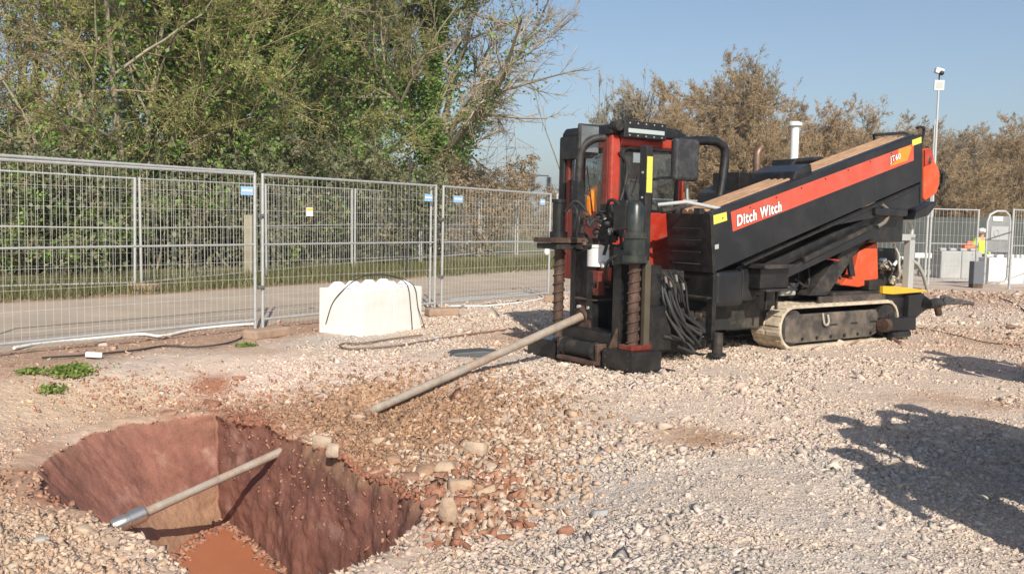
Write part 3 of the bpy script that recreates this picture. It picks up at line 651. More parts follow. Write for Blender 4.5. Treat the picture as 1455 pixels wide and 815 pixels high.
rowt = [(3, 858, 62, 1.15, 'cluster of thin bare saplings just left of the red cab roof'), (0, 935, 66, 1.10, 'slender bare tree above the cab light bar'), (0, 1000, 60, 1.16, 'tallest bare round-headed tree right of the cab'),
        (2, 955, 56, .80, 'olive bushy tree right behind the cab mirror'), (2, 1040, 57, 1.0, 'olive twiggy tree behind the black guard hoop'), (1, 1085, 62, 1.06, 'rounded brown tree above the exhaust pipe'), (1, 1130, 64, .98, 'brown tree behind the white air stack'),
        (2, 1110, 55, .62, 'low olive tree behind the white air stack'), (1, 1175, 68, .83, 'brown tree right of the white air stack'), (0, 1215, 74, .82, 'pale grey tree above the middle of the drill box'), (1, 1262, 70, .86, 'brown tree behind the upper end of the drill box'), (2, 1190, 60, .6, 'low olive tree over the middle of the drill box'),
        (0, 1300, 72, .80, 'grey tree left of the camera mast'), (0, 1352, 64, .84, 'wide bare tree right of the camera mast'), (2, 1335, 58, .62, 'low olive tree behind the red gearbox end'), (1, 1395, 66, .83, 'brown tree behind the site gate'), (2, 1430, 60, .78, 'olive tree near the right edge of the picture'),
        (0, 1470, 68, .90, 'grey bare tree at the right edge of the picture'), (1, 1510, 66, .8, 'brown tree just beyond the right edge'), (2, 1385, 54, .52, 'lowest bushy tree above the far site fence'), (2, 1270, 62, .62, 'low bushy tree below the camera mast')]
for i, px in enumerate((850, 905, 975, 1040, 1070, 1100, 1145, 1165, 1200, 1235, 1255, 1290, 1320, 1365, 1410, 1450, 1490)):
    rowt.append(((1, 0, 2)[i % 3], px, 82 + (i * 7) % 13, (.62, .85, .98, .92, .98, 1.0, 1.0, 1.0, .98, .98, .98, .98, .98, 1.0, .98, .98, .98)[i], 'bare tree in the back row of the skyline wood, behind the nearer bare trees'))
rowt += [(1, 895, 72, .95, 'brown multi-stemmed tree filling the gap left of the cab light bar'), (1, 975, 70, .98, 'brown multi-stemmed tree just right of the cab mirror'), (2, 1065, 68, .92, 'brown multi-stemmed tree above the black muffler box'), (1, 1155, 72, .92, 'brown multi-stemmed tree right behind the white air stack'), (2, 1230, 72, .88, 'brown multi-stemmed tree over the upper half of the drill box'), (2, 1300, 68, .84, 'brown multi-stemmed tree behind the camera mast foot')]
seen = set()
for i, (k, px, Y, s_, lab) in enumerate(rowt):
    o = proto[k] if k not in seen else copy_tree(proto[k]); seen.add(k)
    place(o, px, Y, i * 2.4, s_ * .93, lab, 'tree', 'bare trees on the skyline')
# tall grass verge behind rear fence
rs = np.random.RandomState(77); n_ = 26000; s_ = rs.uniform(-10, 22, n_); dn = 4.9 + rs.rand(n_) ** .8 * 2.2
B = np.array([rpt(a, b) for a, b in zip(s_, dn)]); bz = height(B[:, 0], B[:, 1]); hh = rs.uniform(.06, .30, n_)
aa = rs.uniform(0, 6.28, n_); ddx = np.cos(aa) * .012; ddy = np.sin(aa) * .012; lx = rs.normal(0, .08, n_); ly = rs.normal(0, .08, n_)
Vg = np.stack([np.stack([B[:, 0] - ddx, B[:, 1] - ddy, bz - .02], 1), np.stack([B[:, 0] + ddx, B[:, 1] + ddy, bz - .02], 1), np.stack([B[:, 0] + lx, B[:, 1] + ly, bz + hh], 1)], 1)
tag(np_mesh('verge_grass', Vg.reshape(-1, 3), np.arange(3 * n_).reshape(-1, 3), leaf_mat('dry_grass', (.09, .10, .03), (.24, .22, .10))), 'rough olive grass along the far side of the road', 'grass', kind='stuff')
def weed(px, py, n, rad, label):
    rs = np.random.RandomState(int(px)); p_ = gnd(px, py, 0); C = np.concatenate([rs.normal(size=(n, 2)) * rad, np.abs(rs.normal(size=(n, 1))) * rad * .35], 1)
    o = np_mesh('weed', *leaves(rs, C, np.full(n, .018)), leaf_mat('weed_leaves_%d' % px, (.10, .17, .03), (.30, .36, .09))); o.location = (p_[0], p_[1], float(height(p_[0], p_[1])))
    tag(o, label, 'weed', 'weeds at the fence foot')
weed(44, 525, 420, .05, 'small green weed tuft at the far left, foot of the fence')
weed(100, 523, 1300, .09, 'larger bright green weed tuft by the left fence')
weed(73, 535, 300, .06, 'low sparse weed between the two green tufts')
weed(350, 492, 160, .05, 'thin green weed beside the fence foot block')

# ------------------------------------------------------------------ fences
M_GALV = mat('galvanised_steel', (.50, .51, .50), rough=.45, metal=.35, vary=.12, vscale=12)
M_WIRE = mat('fence_wire', (.60, .59, .54), rough=.6, metal=.1)
M_FOOT = mat('fence_block', (.36, .25, .18), rough=.95, vary=.2, vscale=8, bump=.3)
M_TAGB = mat('blue_tag', (.33, .55, .80), rough=.5); M_WHITE = mat('white_plastic', (.78, .78, .76), rough=.5, vary=.05)
def panel(name, p0, p1, z0, z1, label, group, h=2.0, ws=.085, hz=(.2, .42, .64, .86, 1.3, 1.52, 1.74), wr=.0018, mid=1.08, lean=0., curl_r=None, wn=4, post_r=.021):
    p0 = np.array(p0); p1 = np.array(p1); L = float(np.linalg.norm(p1 - p0)); ang = math.atan2(p1[1] - p0[1], p1[0] - p0[0])
    root = empty(name, (p0[0], p0[1], z0), ang, label, 'fence panel', group); slope = math.atan2(z1 - z0, L); root.rotation_euler = (lean, -slope, ang)
    f = MB(); b = .10; e = .03
    f.tube([(e, 0, -.02), (e, 0, h)], post_r, 10); f.tube([(L - e, 0, -.02), (L - e, 0, h)], post_r, 10)
    f.tube([(e, 0, h - .02), (L - e, 0, h - .02)], .017, 8); f.tube([(e, 0, b), (L - e, 0, b)], .017, 8); f.tube([(e, 0, mid), (L - e, 0, mid)], .013, 8)
    f.build('frame', M_GALV, root)
    w = MB(); x = e + ws
    while x < L - e - .02:
        w.tube([(x, -.004, b), (x, -.004, h - .02)], wr, wn, cap=False); x += ws
    for z in hz: w.tube([(e, .002, z), (L - e, .002, z)], wr * 1.1, wn, cap=False)
    w.build('wire_mesh', M_WIRE, root)
    return root
def coupler(root, x, z):
    c = MB().box(x - .045, x + .045, -.03, .03, z - .025, z + .025).tube([(x, -.05, z), (x, .05, z)], .010, 8); c.build('clamp', mat('dull_clamp', (.25, .24, .22), .5, .6), root, .005)
def fence_foot(px, py, rz, label, w=.62, z=0., at=None):
    q = at if at is not None else gnd(px, py, z); o = MB().box(-w / 2, w / 2, -.115, .115, 0, .12).build('concrete_slab', M_FOOT, None, .025)
    o.location = (q[0], q[1], float(height(q[0], q[1])) + .0); o.rotation_euler = (0, 0, rz); tag(o, label, 'fence block', 'fence foot blocks'); return o
G1 = 'wire fence panels along the near side of the road'
fa = math.atan2(FDIR[1], FDIR[0])
P_ = [panel('wire_fence', FP[0], FP[1] - FDIR * .03, .03, .04, 'nearest wire fence panel, running off the left edge', G1),
      panel('wire_fence', FP[1] + FDIR * .03, FP[2] - FDIR * .05, .04, .04, 'wire fence panel behind the white blocks', G1),
      panel('wire_fence', FP[2] + FDIR * .06, FP[3], .04, .02, 'wire fence panel right of the white blocks, ending at the rig', G1)]
q4 = FP[3] + np.array((2.6, 1.7)); P_.append(panel('wire_fence', FP[3] + np.array((.08, .02)), q4, .02, .0, 'wire fence panel mostly hidden behind the red cab', G1))
q5 = q4 + np.array((2.8, 1.9)); panel('wire_fence', q4 + np.array((.08, .04)), q5, .0, .0, 'wire fence panel hidden behind the black drill box', G1)
for r_ in P_[1:3]:
    for z in (.52, 1.45): coupler(r_, -.0, z)
extra = MB().tube([(0, 0, 0), (0, 0, 2.0)], .021, 10).build('fence_pole', M_GALV); extra.location = (*(FP[2] + FNRM * .07 - FDIR * .12), 0.0); tag(extra, 'extra upright pole tied between the second and third fence panels', 'pole')
pd = FP[1] + FDIR * -.02
rail = MB().tube([(*(FP[0]), 2.055), (*(FP[1] - FDIR * .1), 2.045)], .016, 8).build('scaffold_tube', M_GALV); tag(rail, 'long steel tube tied along the top of the nearest fence panel', 'tube')
fence_foot(379, 479, fa + .15, 'tan fence block under the first fence joint'); fence_foot(628, 449, fa - .5, 'brown fence block under the second fence joint', .5)
fence_foot(785, 428, fa + .4, 'fence block beside the rig, under the third joint', .5)
# rear fence across the road
G2 = 'wire fence panels along the far side of the road'
RA = [at_depth(-130, 412, 14.0)[:2], gnd(197, 404, .2)[:2], None, gnd(502, 379, .22)[:2]]
RA[2] = (RA[1] + RA[3]) / 2
RA += [gnd(597, 371, .24)[:2], gnd(681, 368, .12)[:2], gnd(733, 366, .1)[:2], gnd(800, 364, .1)[:2]]
rl = ['rear fence panel across the road at the far left', 'rear fence panel across the road seen through the first fence panel', 'rear fence panel across the road, left of the white blocks', 'rear fence panel above the white blocks', 'rear fence panel below the tall ivy tree', 'rear fence panel seen through the third near panel', 'farthest rear fence panel beside the rig']
for i in range(7):
    a, b = RA[i], RA[i + 1]; d = (b - a) / np.linalg.norm(b - a)
    za, zb = float(height(*a)) + .02, float(height(*b)) + .02
    pn = panel('wire_fence', a + d * .04, b - d * .04, za, zb, rl[i], G2, ws=.1, wn=3, wr=.0022, post_r=.026)
q = RA[1]; fence_foot(0, 0, fa - 1.2, 'orange-brown fence block under the rear fence', .6, at=(q[0] + .1, q[1] - .1))
# tags on fences
def sign(name, px, py, Y, w, h, m, label, cat='tag', face=None, thick=.006):
    q = at_depth(px, py, Y); o = MB().box(-w / 2, w / 2, -thick / 2, thick / 2, -h / 2, h / 2).build(name, m, None, .002)
    o.location = q; o.rotation_euler = (0, 0, fa if face is None else face); tag(o, label, cat); return o
def on_line(px, p0, p1, py, off=.03):
    d = ray(px, py); n_ = np.array((-(p1[1] - p0[1]), p1[0] - p0[0])); n_ = n_ / np.linalg.norm(n_)
    t = ((p0 - CAMP[:2]) @ n_) / (d[:2] @ n_); return CAMP[1] + d[1] * t - off
for (px, py, w, h, p0, p1, m_x, lab) in [(351, 271, .19, .11, FP[0], FP[1], M_TAGB, 'blue tag at the top right of the nearest fence panel'), (609, 281, .19, .11, FP[1], FP[2], M_TAGB, 'blue tag left of the second fence joint'),
        (651, 283, .24, .11, FP[2], FP[3], M_TAGB, 'wide blue tag right of the second fence joint'), (440, 301, .12, .12, FP[1], FP[2], M_WHITE, 'small white notice with yellow top on the second fence panel'), (771, 287, .15, .11, FP[2], FP[3], M_TAGB, 'pale blue tag near the rig on the third fence panel')]:
    s_ = sign('fence_tag', px, py, on_line(px, p0, p1, py), w, h, m_x, lab, 'tag', math.atan2(p1[1] - p0[1], p1[0] - p0[0]))
    if m_x is M_TAGB: MB().box(-w * .42, w * .42, -.006, -.003, -.012, .018).build('print', M_WHITE, s_)
    else: MB().box(-w * .45, w * .45, -.006, -.003, .02, .05).build('print', mat('yellow_print', (.75, .6, .1), .6), s_)
dp = MB().tube([at_depth(583, 222, 22), at_depth(578, 395, 22)], .028, 8).build('dark_pole', mat('dark_wood', (.045, .045, .04), .9)); tag(dp, 'thin dark pole standing behind the fence above the white blocks', 'pole')
lp = MB().box(-.09, .09, -.09, .09, 0, 1.3).build('wooden_post', mat('grey_wood', (.30, .27, .2), .9, vary=.2), None, .01); q = at_depth(354, 330, 19.5); lp.location = (q[0], q[1], .2); tag(lp, 'short weathered wooden post in the hedge left of the first fence joint', 'post')

# ------------------------------------------------------------------ white blocks + cable
M_CONC = mat('white_concrete', (.80, .78, .74), rough=.85, vary=.07, vscale=4, bump=.12, bscale=30, dirt=(.55, .47, .38), dirt_amt=.35, dscale=3)
bl = gnd(515, 479); b2 = gnd(465, 473); b3 = gnd(599, 467); dL = (b2 - bl)[:2]; wL = np.linalg.norm(dL); dR = (b3 - bl)[:2]; wR = np.linalg.norm(dR)
ba = math.atan2(dR[1], dR[0]); BH = .60
def leg_block(name, off, w, d, lab, nb):
    o_ = bl[:2] + dR / wR * off
    root = empty(name, (o_[0], o_[1], float(height(*o_)) - .02), ba, lab, 'concrete block', 'white concrete blocks by the fence')
    m = MB().box(0, w, 0, d, 0, BH).build('block', M_CONC, root, .009)
    for i in range(nb[0]):
        for j in range(nb[1]):
            cx = w * (i + .5) / nb[0]; cy = d * (j + .5) / nb[1]; hw = min(w / nb[0], d / nb[1]) * .32
            k_ = MB(); vs = [(cx - hw, cy - hw, BH - .002), (cx + hw, cy - hw, BH - .002), (cx + hw, cy + hw, BH - .002), (cx - hw, cy + hw, BH - .002)] + [(cx + a * hw * .42, cy + b * hw * .42, BH + .08) for a, b in ((-1, -1), (1, -1), (1, 1), (-1, 1))]
            k_.add(vs, [(3, 2, 1, 0), (4, 5, 6, 7)] + [(a, (a + 1) % 4, (a + 1) % 4 + 4, a + 4) for a in range(4)]); k_.build('stud', M_CONC, root, .012)
    return root
dp_ = .75
leg_block('concrete_block', 0, wR * .5 - .005, dp_, 'left white concrete block with studs on top, by the fence', (2, 2))
leg_block('concrete_block', wR * .5 + .005, wR * .5 - .005, dp_, 'right white concrete block with studs on top, by the fence', (2, 2))
M_RUB = mat('black_rubber', (.025, .025, .025), rough=.6)
def lb(u, v, z): q = bl[:2] + dR / wR * u + np.array((-dR[1], dR[0])) / wR * v; return (q[0], q[1], z)
c = MB(); c.curve([lb(-.012, .62, .12), lb(-.012, .5, .4), lb(-.0, .3, .60), lb(.2, .25, .72), lb(.42, .3, .74), lb(.7, .15, .73), lb(.86, -.0, .62), lb(.93, -.015, .3), lb(.95, -.03, .02)], .006)
c.curve([lb(.3, .5, .72), lb(.55, .35, .75), lb(.8, .2, .73), lb(1.0, .0, .6), lb(1.08, -.02, .3), lb(1.13, -.1, .02)], .006)
tag(c.build('cable', M_RUB), 'thin black cable draped over the white blocks', 'cable')
M_HOSE = mat('brown_hose', (.22, .14, .09), rough=.8)
def gcurve(pts, r, name, m, label, cat, lift=.012):
    P = []
    for a, b in pts: q = gnd(a, b, 0); hz = float(height(q[0], q[1])); q = gnd(a, b, hz); P.append((q[0], q[1], float(height(q[0], q[1])) + r + lift))
    o = MB().curve(P, r).build(name, m); return tag(o, label, cat)
gcurve([(600, 478), (560, 483), (515, 490), (490, 489), (483, 494), (500, 498), (560, 494), (610, 486), (660, 478), (720, 470)], .011, 'hose', M_HOSE, 'looped brown hose lying in front of the white blocks', 'hose')
gcurve([(355, 474), (330, 488), (280, 495), (235, 494), (190, 500), (120, 507), (60, 511)], .010, 'cable', M_RUB, 'black cable running along the foot of the nearest fence panel', 'cable')
gcurve([(20, 498), (70, 489), (140, 483), (200, 478), (230, 481), (270, 472), (320, 466), (362, 463)], .018, 'pipe', M_WHITE, 'pale bent pipe lying behind the nearest fence panel', 'pipe')
gcurve([(640, 428), (670, 425), (710, 422), (760, 415)], .02, 'pipe', M_GALV, 'grey pipe lying behind the third fence panel', 'pipe')
gcurve([(640, 437), (700, 436), (760, 428), (778, 424)], .015, 'pipe', M_WHITE, 'thin pale pipe at the foot of the third fence panel', 'pipe')
gcurve([(1210, 491), (1228, 483), (1248, 478), (1268, 484), (1282, 490)], .016, 'root', mat('torn_root', (.36, .22, .14), .9), 'torn brown root lying by the track', 'root')
gcurve([(1322, 470), (1360, 478), (1400, 488), (1450, 492)], .006, 'wire', M_RUB, 'thin wire across the gravel behind the rig', 'wire')
gcurve([(1420, 425), (1440, 432), (1460, 446)], .012, 'wire', M_RUB, 'black cable near the white tank at the right edge', 'wire')
slab = MB().prism([(-.3, 0), (-.22, .05), (.1, .07), (.28, .05), (.32, 0)], -.14, .14).build('rubber_mat', mat('slate', (.075, .08, .085), .6, vary=.2), None, .012); q = gnd(672, 505); slab.location = (q[0], q[1], float(height(q[0], q[1]))); slab.rotation_euler = (0, 0, .2); tag(slab, 'dark flat rubber pad lying beside the drill pipe', 'pad')
brick = MB().box(-.08, .08, -.04, .04, 0, .05).build('brick_piece', M_CONC, None, .008); q = gnd(133, 507); brick.location = (q[0], q[1], 0.0); brick.rotation_euler = (0, .1, .4); tag(brick, 'small pale block fragment at the foot of the nearest panel', 'rubble')

# ------------------------------------------------------------------ drill pipe (crosses the site into the pit)
PA = at_depth(830, 447.5, 9.95); PB = at_depth(415, 634, 7.42); dvp = PB - PA
def pipe_pt(s): return PA + dvp * s
lo, hi = 1.0, 2.0
for _ in range(40):
    mid = (lo + hi) / 2; q = pipe_pt(mid) - CAMP; px = 727.5 + F_PX * (q @ cr) / (q @ cf)
    if px > 208: lo = mid
    else: hi = mid
SE = mid; PL = float(np.linalg.norm(dvp))
M_PIPE = mat('muddy_steel_pipe', (.36, .315, .26), rough=.75, metal=.15, vary=.25, vscale=7, bump=.3, bscale=20, dirt=(.33, .17, .10), dirt_amt=.85, dscale=4)
M_BRIGHT = mat('bright_steel', (.62, .60, .56), rough=.28, metal=.85, vary=.1, vscale=10)
root = empty('drill_pipe', tuple(pipe_pt(0)), 0, 'long muddy steel drill pipe running from the rig down into the pit', 'drill pipe')
def rel(s): return tuple(pipe_pt(s) - PA)
MB().tube([rel(0), rel(.02), rel(.5), rel(1), rel(SE - .12), rel(SE - .10), rel(SE)], [.052, .046, .041, .036, .031, .031, .036], 20).build('pipe_body', M_PIPE, root)
dn = .36 / PL
MB().tube([rel(SE), rel(SE + .02 / PL), rel(SE + .13 / PL), rel(SE + .135 / PL), rel(SE + .155 / PL), rel(SE + .16 / PL), rel(SE + .25 / PL), rel(SE + .26 / PL)], [.044, .062, .062, .050, .050, .060, .055, .048], 24).build('end_fitting', M_BRIGHT, root)

# ------------------------------------------------------------------ drilling rig
TH = R(35); OX, OY = gnd(897.5, 534)[:2]
RIG = empty('drilling_rig', (OX, OY, 0), TH, 'black and red tracked directional drill with tilted pipe box and red cab', 'drilling rig')
AX = np.array((math.cos(TH), math.sin(TH), 0)); PX = np.array((-math.sin(TH), math.cos(TH), 0)); OO = np.array((OX, OY, 0))
def rv_(x, y, v):          # rig-local (u,w) of the point seen at x,y in the plane at distance v across
    d = ray(x, y); t = ((OO - CAMP) @ PX + v) / (d @ PX); P = CAMP + t * d - OO; return float(P @ AX), float(P[2])
def rl3(x, y, v): u, w = rv_(x, y, v); return (u, v, w)
DUST = (.34, .26, .20)
M_BLK = mat('black_paint', (.010, .011, .012), rough=.38, vary=.2, vscale=4, dirt=DUST, dirt_amt=.10, dscale=6, coat=.1)
M_BLKD = mat('dusty_black', (.016, .016, .016), rough=.6, vary=.2, vscale=5, dirt=DUST, dirt_amt=.25, dscale=4)
M_PANEL = mat('charcoal_panel', (.013, .014, .017), rough=.42, vary=.18, vscale=2.2, dirt=(.06, .055, .05), dirt_amt=.4, dscale=1.6)
M_RED = mat('red_paint', (.42, .032, .014), rough=.36, vary=.12, vscale=4, dirt=DUST, dirt_amt=.3, dscale=5, coat=.2)
M_ORG = mat('orange_red_paint', (.64, .085, .022), rough=.5, vary=.08, dirt=DUST, dirt_amt=.3, dscale=5)
M_DRED = mat('dark_and_shaded_red', (.16, .022, .014), rough=.5, vary=.2, dirt=DUST, dirt_amt=.25)  # dark red parts; on the cab, its red with shade put in
M_STR = mat('red_stripe', (.56, .085, .05), rough=.5, vary=.08, vscale=3, dirt=(.4, .25, .2), dirt_amt=.3)
M_RUST = mat('rusty_steel', (.085, .05, .037), rough=.65, metal=.3, vary=.35, vscale=9, bump=.3, bscale=30, dirt=(.27, .18, .13), dirt_amt=.5, dscale=6)
M_BRN = mat('worn_brown_pipe', (.40, .24, .135), rough=.65, vary=.25, vscale=5, dirt=(.2, .12, .08), dirt_amt=.5, dscale=3)
M_YEL = mat('yellow_sticker', (.70, .62, .10), rough=.5, vary=.08); M_AMB = mat('amber_paint', (.75, .44, .02), rough=.5, vary=.1, dirt=DUST, dirt_amt=.3)
M_LAMP = mat('lamp_lens', (.45, .5, .5), rough=.15, spec=.8); M_GREY = mat('grey_paint', (.42, .43, .42), rough=.5, vary=.1, dirt=DUST, dirt_amt=.4, dscale=6)
M_MUDT = mat('clay_covered_rubber', (.56, .475, .36), rough=.95, vary=.2, vscale=6, bump=.5, bscale=18, dirt=(.16, .12, .09), dirt_amt=.65, dscale=4)
M_GLASS = glass_mat('cab_glass')

def bx(name, m, x0, x1, y0, y1, z0, z1, bev=.008, rot=None, parent=RIG, label=None): return MB().box(x0, x1, y0, y1, z0, z1, rot).build(name, m, parent, bev, label=label)
# --- anchors (stake-down)
ft = MB().prism([(-.0, 0.02), (0.0, .22), (.40, .22), (.40, .02)], 0.0, .46); ft.build('anchor_foot', M_BLK, RIG, .015)
bx('foot_plate', M_BLKD, -.05, .56, -.04, .50, -.02, .022, .005)
def auger(cu_, cv_, z0, z1, r=.056, rf=.070, pitch=.10):
    s = MB().tube([(cu_, cv_, z0), (cu_, cv_, z1)], r, 20); n_ = int((z1 - z0 - .04) / pitch * 22); vs = []; fs = []
    for i in range(n_):
        a = 2 * math.pi * i / 22; z = z0 + .02 + pitch * i / 22
        for (rr, dz) in ((r * .9, 0), (rf, 0), (rf, .014), (r * .9, .014)): vs.append((cu_ + rr * math.cos(a), cv_ + rr * math.sin(a), z + dz))
    for i in range(n_ - 1):
        for j in range(4): fs.append((i * 4 + j, (i + 1) * 4 + j, (i + 1) * 4 + (j + 1) % 4, i * 4 + (j + 1) % 4))
    s.add(vs, fs, True); return s.build('auger', M_RUST, RIG)
auger(.20, .22, .22, 1.10)
bx('collar', M_DRED, .10, .36, .12, .32, .22, .27, .008)
bx('anchor_mast', M_BLK, .30, .385, .20, .30, .24, 2.27, .008)
bx('anchor_guide', mat('olive_brown_steel', (.085, .068, .045), .6, vary=.2), .27, .345, .13, .185, .24, 1.12, .006)
bx('anchor_back', M_BLK, .16, .30, .38, .50, .22, 1.25, .012)
mo = MB().tube([(.19, .22, 1.10), (.19, .22, 1.17), (.19, .22, 1.171), (.19, .22, 1.34), (.19, .22, 1.341), (.19, .22, 1.40), (.19, .22, 1.401), (.19, .22, 1.66), (.19, .22, 1.70)], [.135, .135, .11, .11, .125, .125, .09, .09, .06], 20)
mo.build('anchor_motor', mat('dark_green_black', (.020, .028, .026), .35, vary=.3, vscale=8, dirt=DUST, dirt_amt=.2), RIG)
bx('motor_block', M_BLK, .08, .30, .16, .42, 1.08, 1.22, .01); bx('motor_block', M_BLK, .10, .36, .26, .46, 1.42, 1.72, .02)
bx('warning_sticker', M_YEL, .387, .391, .205, .295, 1.80, 2.16, .0); bx('warning_sticker', M_YEL, .305, .38, .193, .197, 1.80, 2.16, .0)
MB().tube([(.30, .20, 2.02 - .08), (.9, .25, 1.96)], .008, 6).build('mirror_stay', M_BLK, RIG)
# far anchor
auger(.24, 1.50, .22, 1.25); bx('anchor_foot', M_BLK, -.02, .42, 1.22, 1.72, .0, .2, .012)
bx('anchor_plate', M_RUST, .02, .62, 1.28, 1.70, 1.26, 1.315, .006); bx('anchor_plate', M_BLKD, .05, .58, 1.30, 1.68, 1.19, 1.25, .006)
MB().tube([(.22, 1.5, 1.315), (.22, 1.5, 1.38), (.22, 1.5, 1.381), (.22, 1.5, 1.70), (.22, 1.5, 1.701), (.22, 1.5, 1.74)], [.10, .10, .07, .07, .085, .085], 18).build('anchor_motor', M_BLK, RIG)
bx('anchor_mast', M_BLK, .40, .50, 1.40, 1.50, .2, 1.95, .01)
MB().curve([(.45, 1.45, 1.9), (.46, 1.45, 2.2), (.50, 1.43, 2.34), (.60, 1.38, 2.42), (.72, 1.34, 2.44)], .045, 10).build('mast_head', M_BLKD, RIG)
bx('mast_body', M_BLK, .38, .62, 1.02, 1.40, .12, 1.18, .015)
bx('machine_front', M_BLK, .62, .80, .45, 1.7, .15, 1.05, .015)
MB().tube([(.30, 1.36, 1.46), (.40, 1.25, 1.46)], .008, 6).build('stay', M_BLK, RIG)
# mirror on the far mast: frame + glass
mm = MB(); u0, w0 = rv_(836, 198, 1.45); mm.box(u0 - .15, u0 + .15, 1.43, 1.47, w0 - .17, w0 + .17).build('mirror_frame', M_BLKD, RIG, .04)
bx('mirror_glass', mat('mirror_glass', (.24, .25, .26), .2, .5, vary=.3, vscale=6), u0 - .125, u0 + .125, 1.42, 1.428, w0 - .145, w0 + .145, .0)
# bucket
u0, w0 = rv_(848, 378, 1.02)
MB().tube([(u0, 1.0, w0), (u0, 1.0, w0 + .20), (u0, 1.0, w0 + .205), (u0, 1.0, w0 + .235)], [.12, .12, .128, .128], 24).build('white_filter', M_WHITE, RIG)
# roller & front tie
MB().tube([(.04, .60, .16), (.04, 1.05, .16)], .085, 22).tube([(.04, .57, .16), (.04, .60, .16)], .10, 22).tube([(.04, 1.05, .16), (.04, 1.09, .16)], .10, 22).tube([(.04, .5, .16), (.04, 1.25, .16)], .035, 14).build('front_roller', M_BLKD, RIG)
bx('front_plate', M_RUST, -.07, .03, .50, 1.12, .03, .075, .01); bx('front_plate', M_BLK, .10, .42, .46, 1.25, .02, .36, .012)
bx('lug', M_RUST, -.02, .12, .50, .55, .07, .25, .01); bx('lug', M_RUST, -.02, .12, 1.13, 1.18, .07, .25, .01)
# vise gripping the drill pipe
e1 = (math.atan2(dvp[2], np.linalg.norm(dvp[:2])))
vp = PA - OO; vu, vv, vw = float(vp @ AX), float(vp @ PX), float(vp[2])
vs_ = MB().box(vu - .02, vu + .06, vv - .15, vv + .13, vw - .2, vw + .16, rot=(0, -e1, 0)).box(vu + .06, vu + .34, vv - .12, vv + .11, vw - .14, vw + .13, rot=(0, -e1, 0))
vs_.build('vise', M_RUST, RIG, .015)
MB().tube([(vu - .05, vv, vw - .02), (vu + .02, vv, vw)], .085, 20).build('vise_ring', M_RUST, RIG)
bx('vise_plate', M_RUST, vu - .03, vu + .22, vv - .2, vv + .14, vw + .17, vw + .19, .004)
MB().tube([(vu + .3, vv, vw), (vu + 1.2, vv, vw + .33)], .05, 16).build('drill_string', M_RUST, RIG)
for dy_ in (-.1, .07): MB().tube([(vu - .04, vv + dy_, vw + .09), (vu + .0, vv + dy_, vw + .09)], .018, 8).build('bolt', M_GREY, RIG)
# lower dark body and hoses
bx('valve_bank', M_BLK, .50, .95, .42, 1.0, .15, .62, .02); bx('valve_bank', M_BLKD, .62, 1.30, .60, 1.3, .62, .98, .02)
bx('lower_frame', M_BLK, .5, 1.7, .62, 1.3, .08, .4, .02)
bx('bracket', M_BLKD, .34, .44, .52, .62, .3, .95, .01); MB().box(.3, .5, .50, .53, .2, .5, rot=(0, .5, 0)).build('gusset', M_BLKD, RIG, .006)
rh = random.Random(4)
hs = [[(942, 388), (955, 400), (962, 430), (975, 462), (985, 485)], [(948, 384), (965, 396), (972, 430), (985, 465), (992, 480)], [(936, 394), (950, 415), (955, 445), (965, 475)], [(958, 384), (973, 402), (978, 440), (990, 470)],
      [(940, 400), (944, 430), (960, 452), (982, 470)], [(930, 440), (950, 460), (975, 480), (1000, 478)], [(952, 386), (960, 410), (958, 440), (970, 470), (978, 488)]]
for i, h_ in enumerate(hs):
    v_ = .42 + .04 * (i % 3); MB().curve([rl3(x, y, v_ + rh.uniform(-.05, .05)) for x, y in h_], .0125).build('hose', M_RUB if i % 2 else mat('scuffed_hose', (.05, .05, .047), .45), RIG)
for (x, y) in ((945, 392), (960, 390), (952, 398), (970, 402)):
    p_ = rl3(x, y, .40); MB().tube([p_, (p_[0] + .02, p_[1], p_[2] - .07)], .017, 10).build('hose_fitting', M_BRIGHT, RIG)
for (x, y, w_) in ((848, 330, .05), (862, 318, .06), (858, 345, .05), (872, 352, .05), (880, 330, .06), (850, 308, .05)):
    p_ = rl3(x, y, .9); MB().ball(p_, w_, 6, (1, 1, .8)).build('hydraulic_joint', M_BLKD, RIG)
for k_, h_ in enumerate([[(836, 322), (846, 312), (858, 322), (862, 345), (858, 362)], [(850, 300), (866, 306), (880, 330), (884, 352)], [(868, 290), (872, 315), (868, 345), (875, 375)], [(846, 330), (856, 345), (870, 352), (886, 345)], [(828, 330), (838, 340), (850, 350)]]):
    MB().curve([rl3(x, y, .78 + .05 * k_) for x, y in h_], .018).build('hose', M_RUB, RIG)
for (x0, y0, x1, y1, m_x) in ((848, 385, 858, 420, M_DRED), (862, 380, 868, 400, M_RED), (866, 290, 884, 345, M_BLK), (846, 385, 880, 470, M_BLK)):
    a_ = rl3(x0, y1, .88); b_ = rl3(x1, y0, .88); bx('valve_block', m_x, a_[0], b_[0], .86 if m_x is not M_BLK else .95, 1.05, a_[2], b_[2], .01)
MB().tube([(.36, .56, .30), (.36, .56, .75)], .035, 14).build('stake_cylinder', M_BLK, RIG); MB().tube([(.36, .56, .75), (.36, .56, 1.02)], .018, 12).build('cylinder_rod', M_BRIGHT, RIG)
MB().tube([(.30, 1.0, .24), (.34, 1.3, .52)], .03, 12).build('stake_cylinder', M_BLKD, RIG)
for zz in (.35, .55, .75, .95, 1.3, 1.5, 1.75, 2.0): MB().tube([(.29, .245, zz), (.302, .245, zz)], .012, 6).build('bolt', M_GREY, RIG)
for zz in (.06, .14, .2):
    for yy in (.06, .4): MB().tube([(-.008, yy, zz), (.004, yy, zz)], .010, 6).build('bolt', M_RUST, RIG)
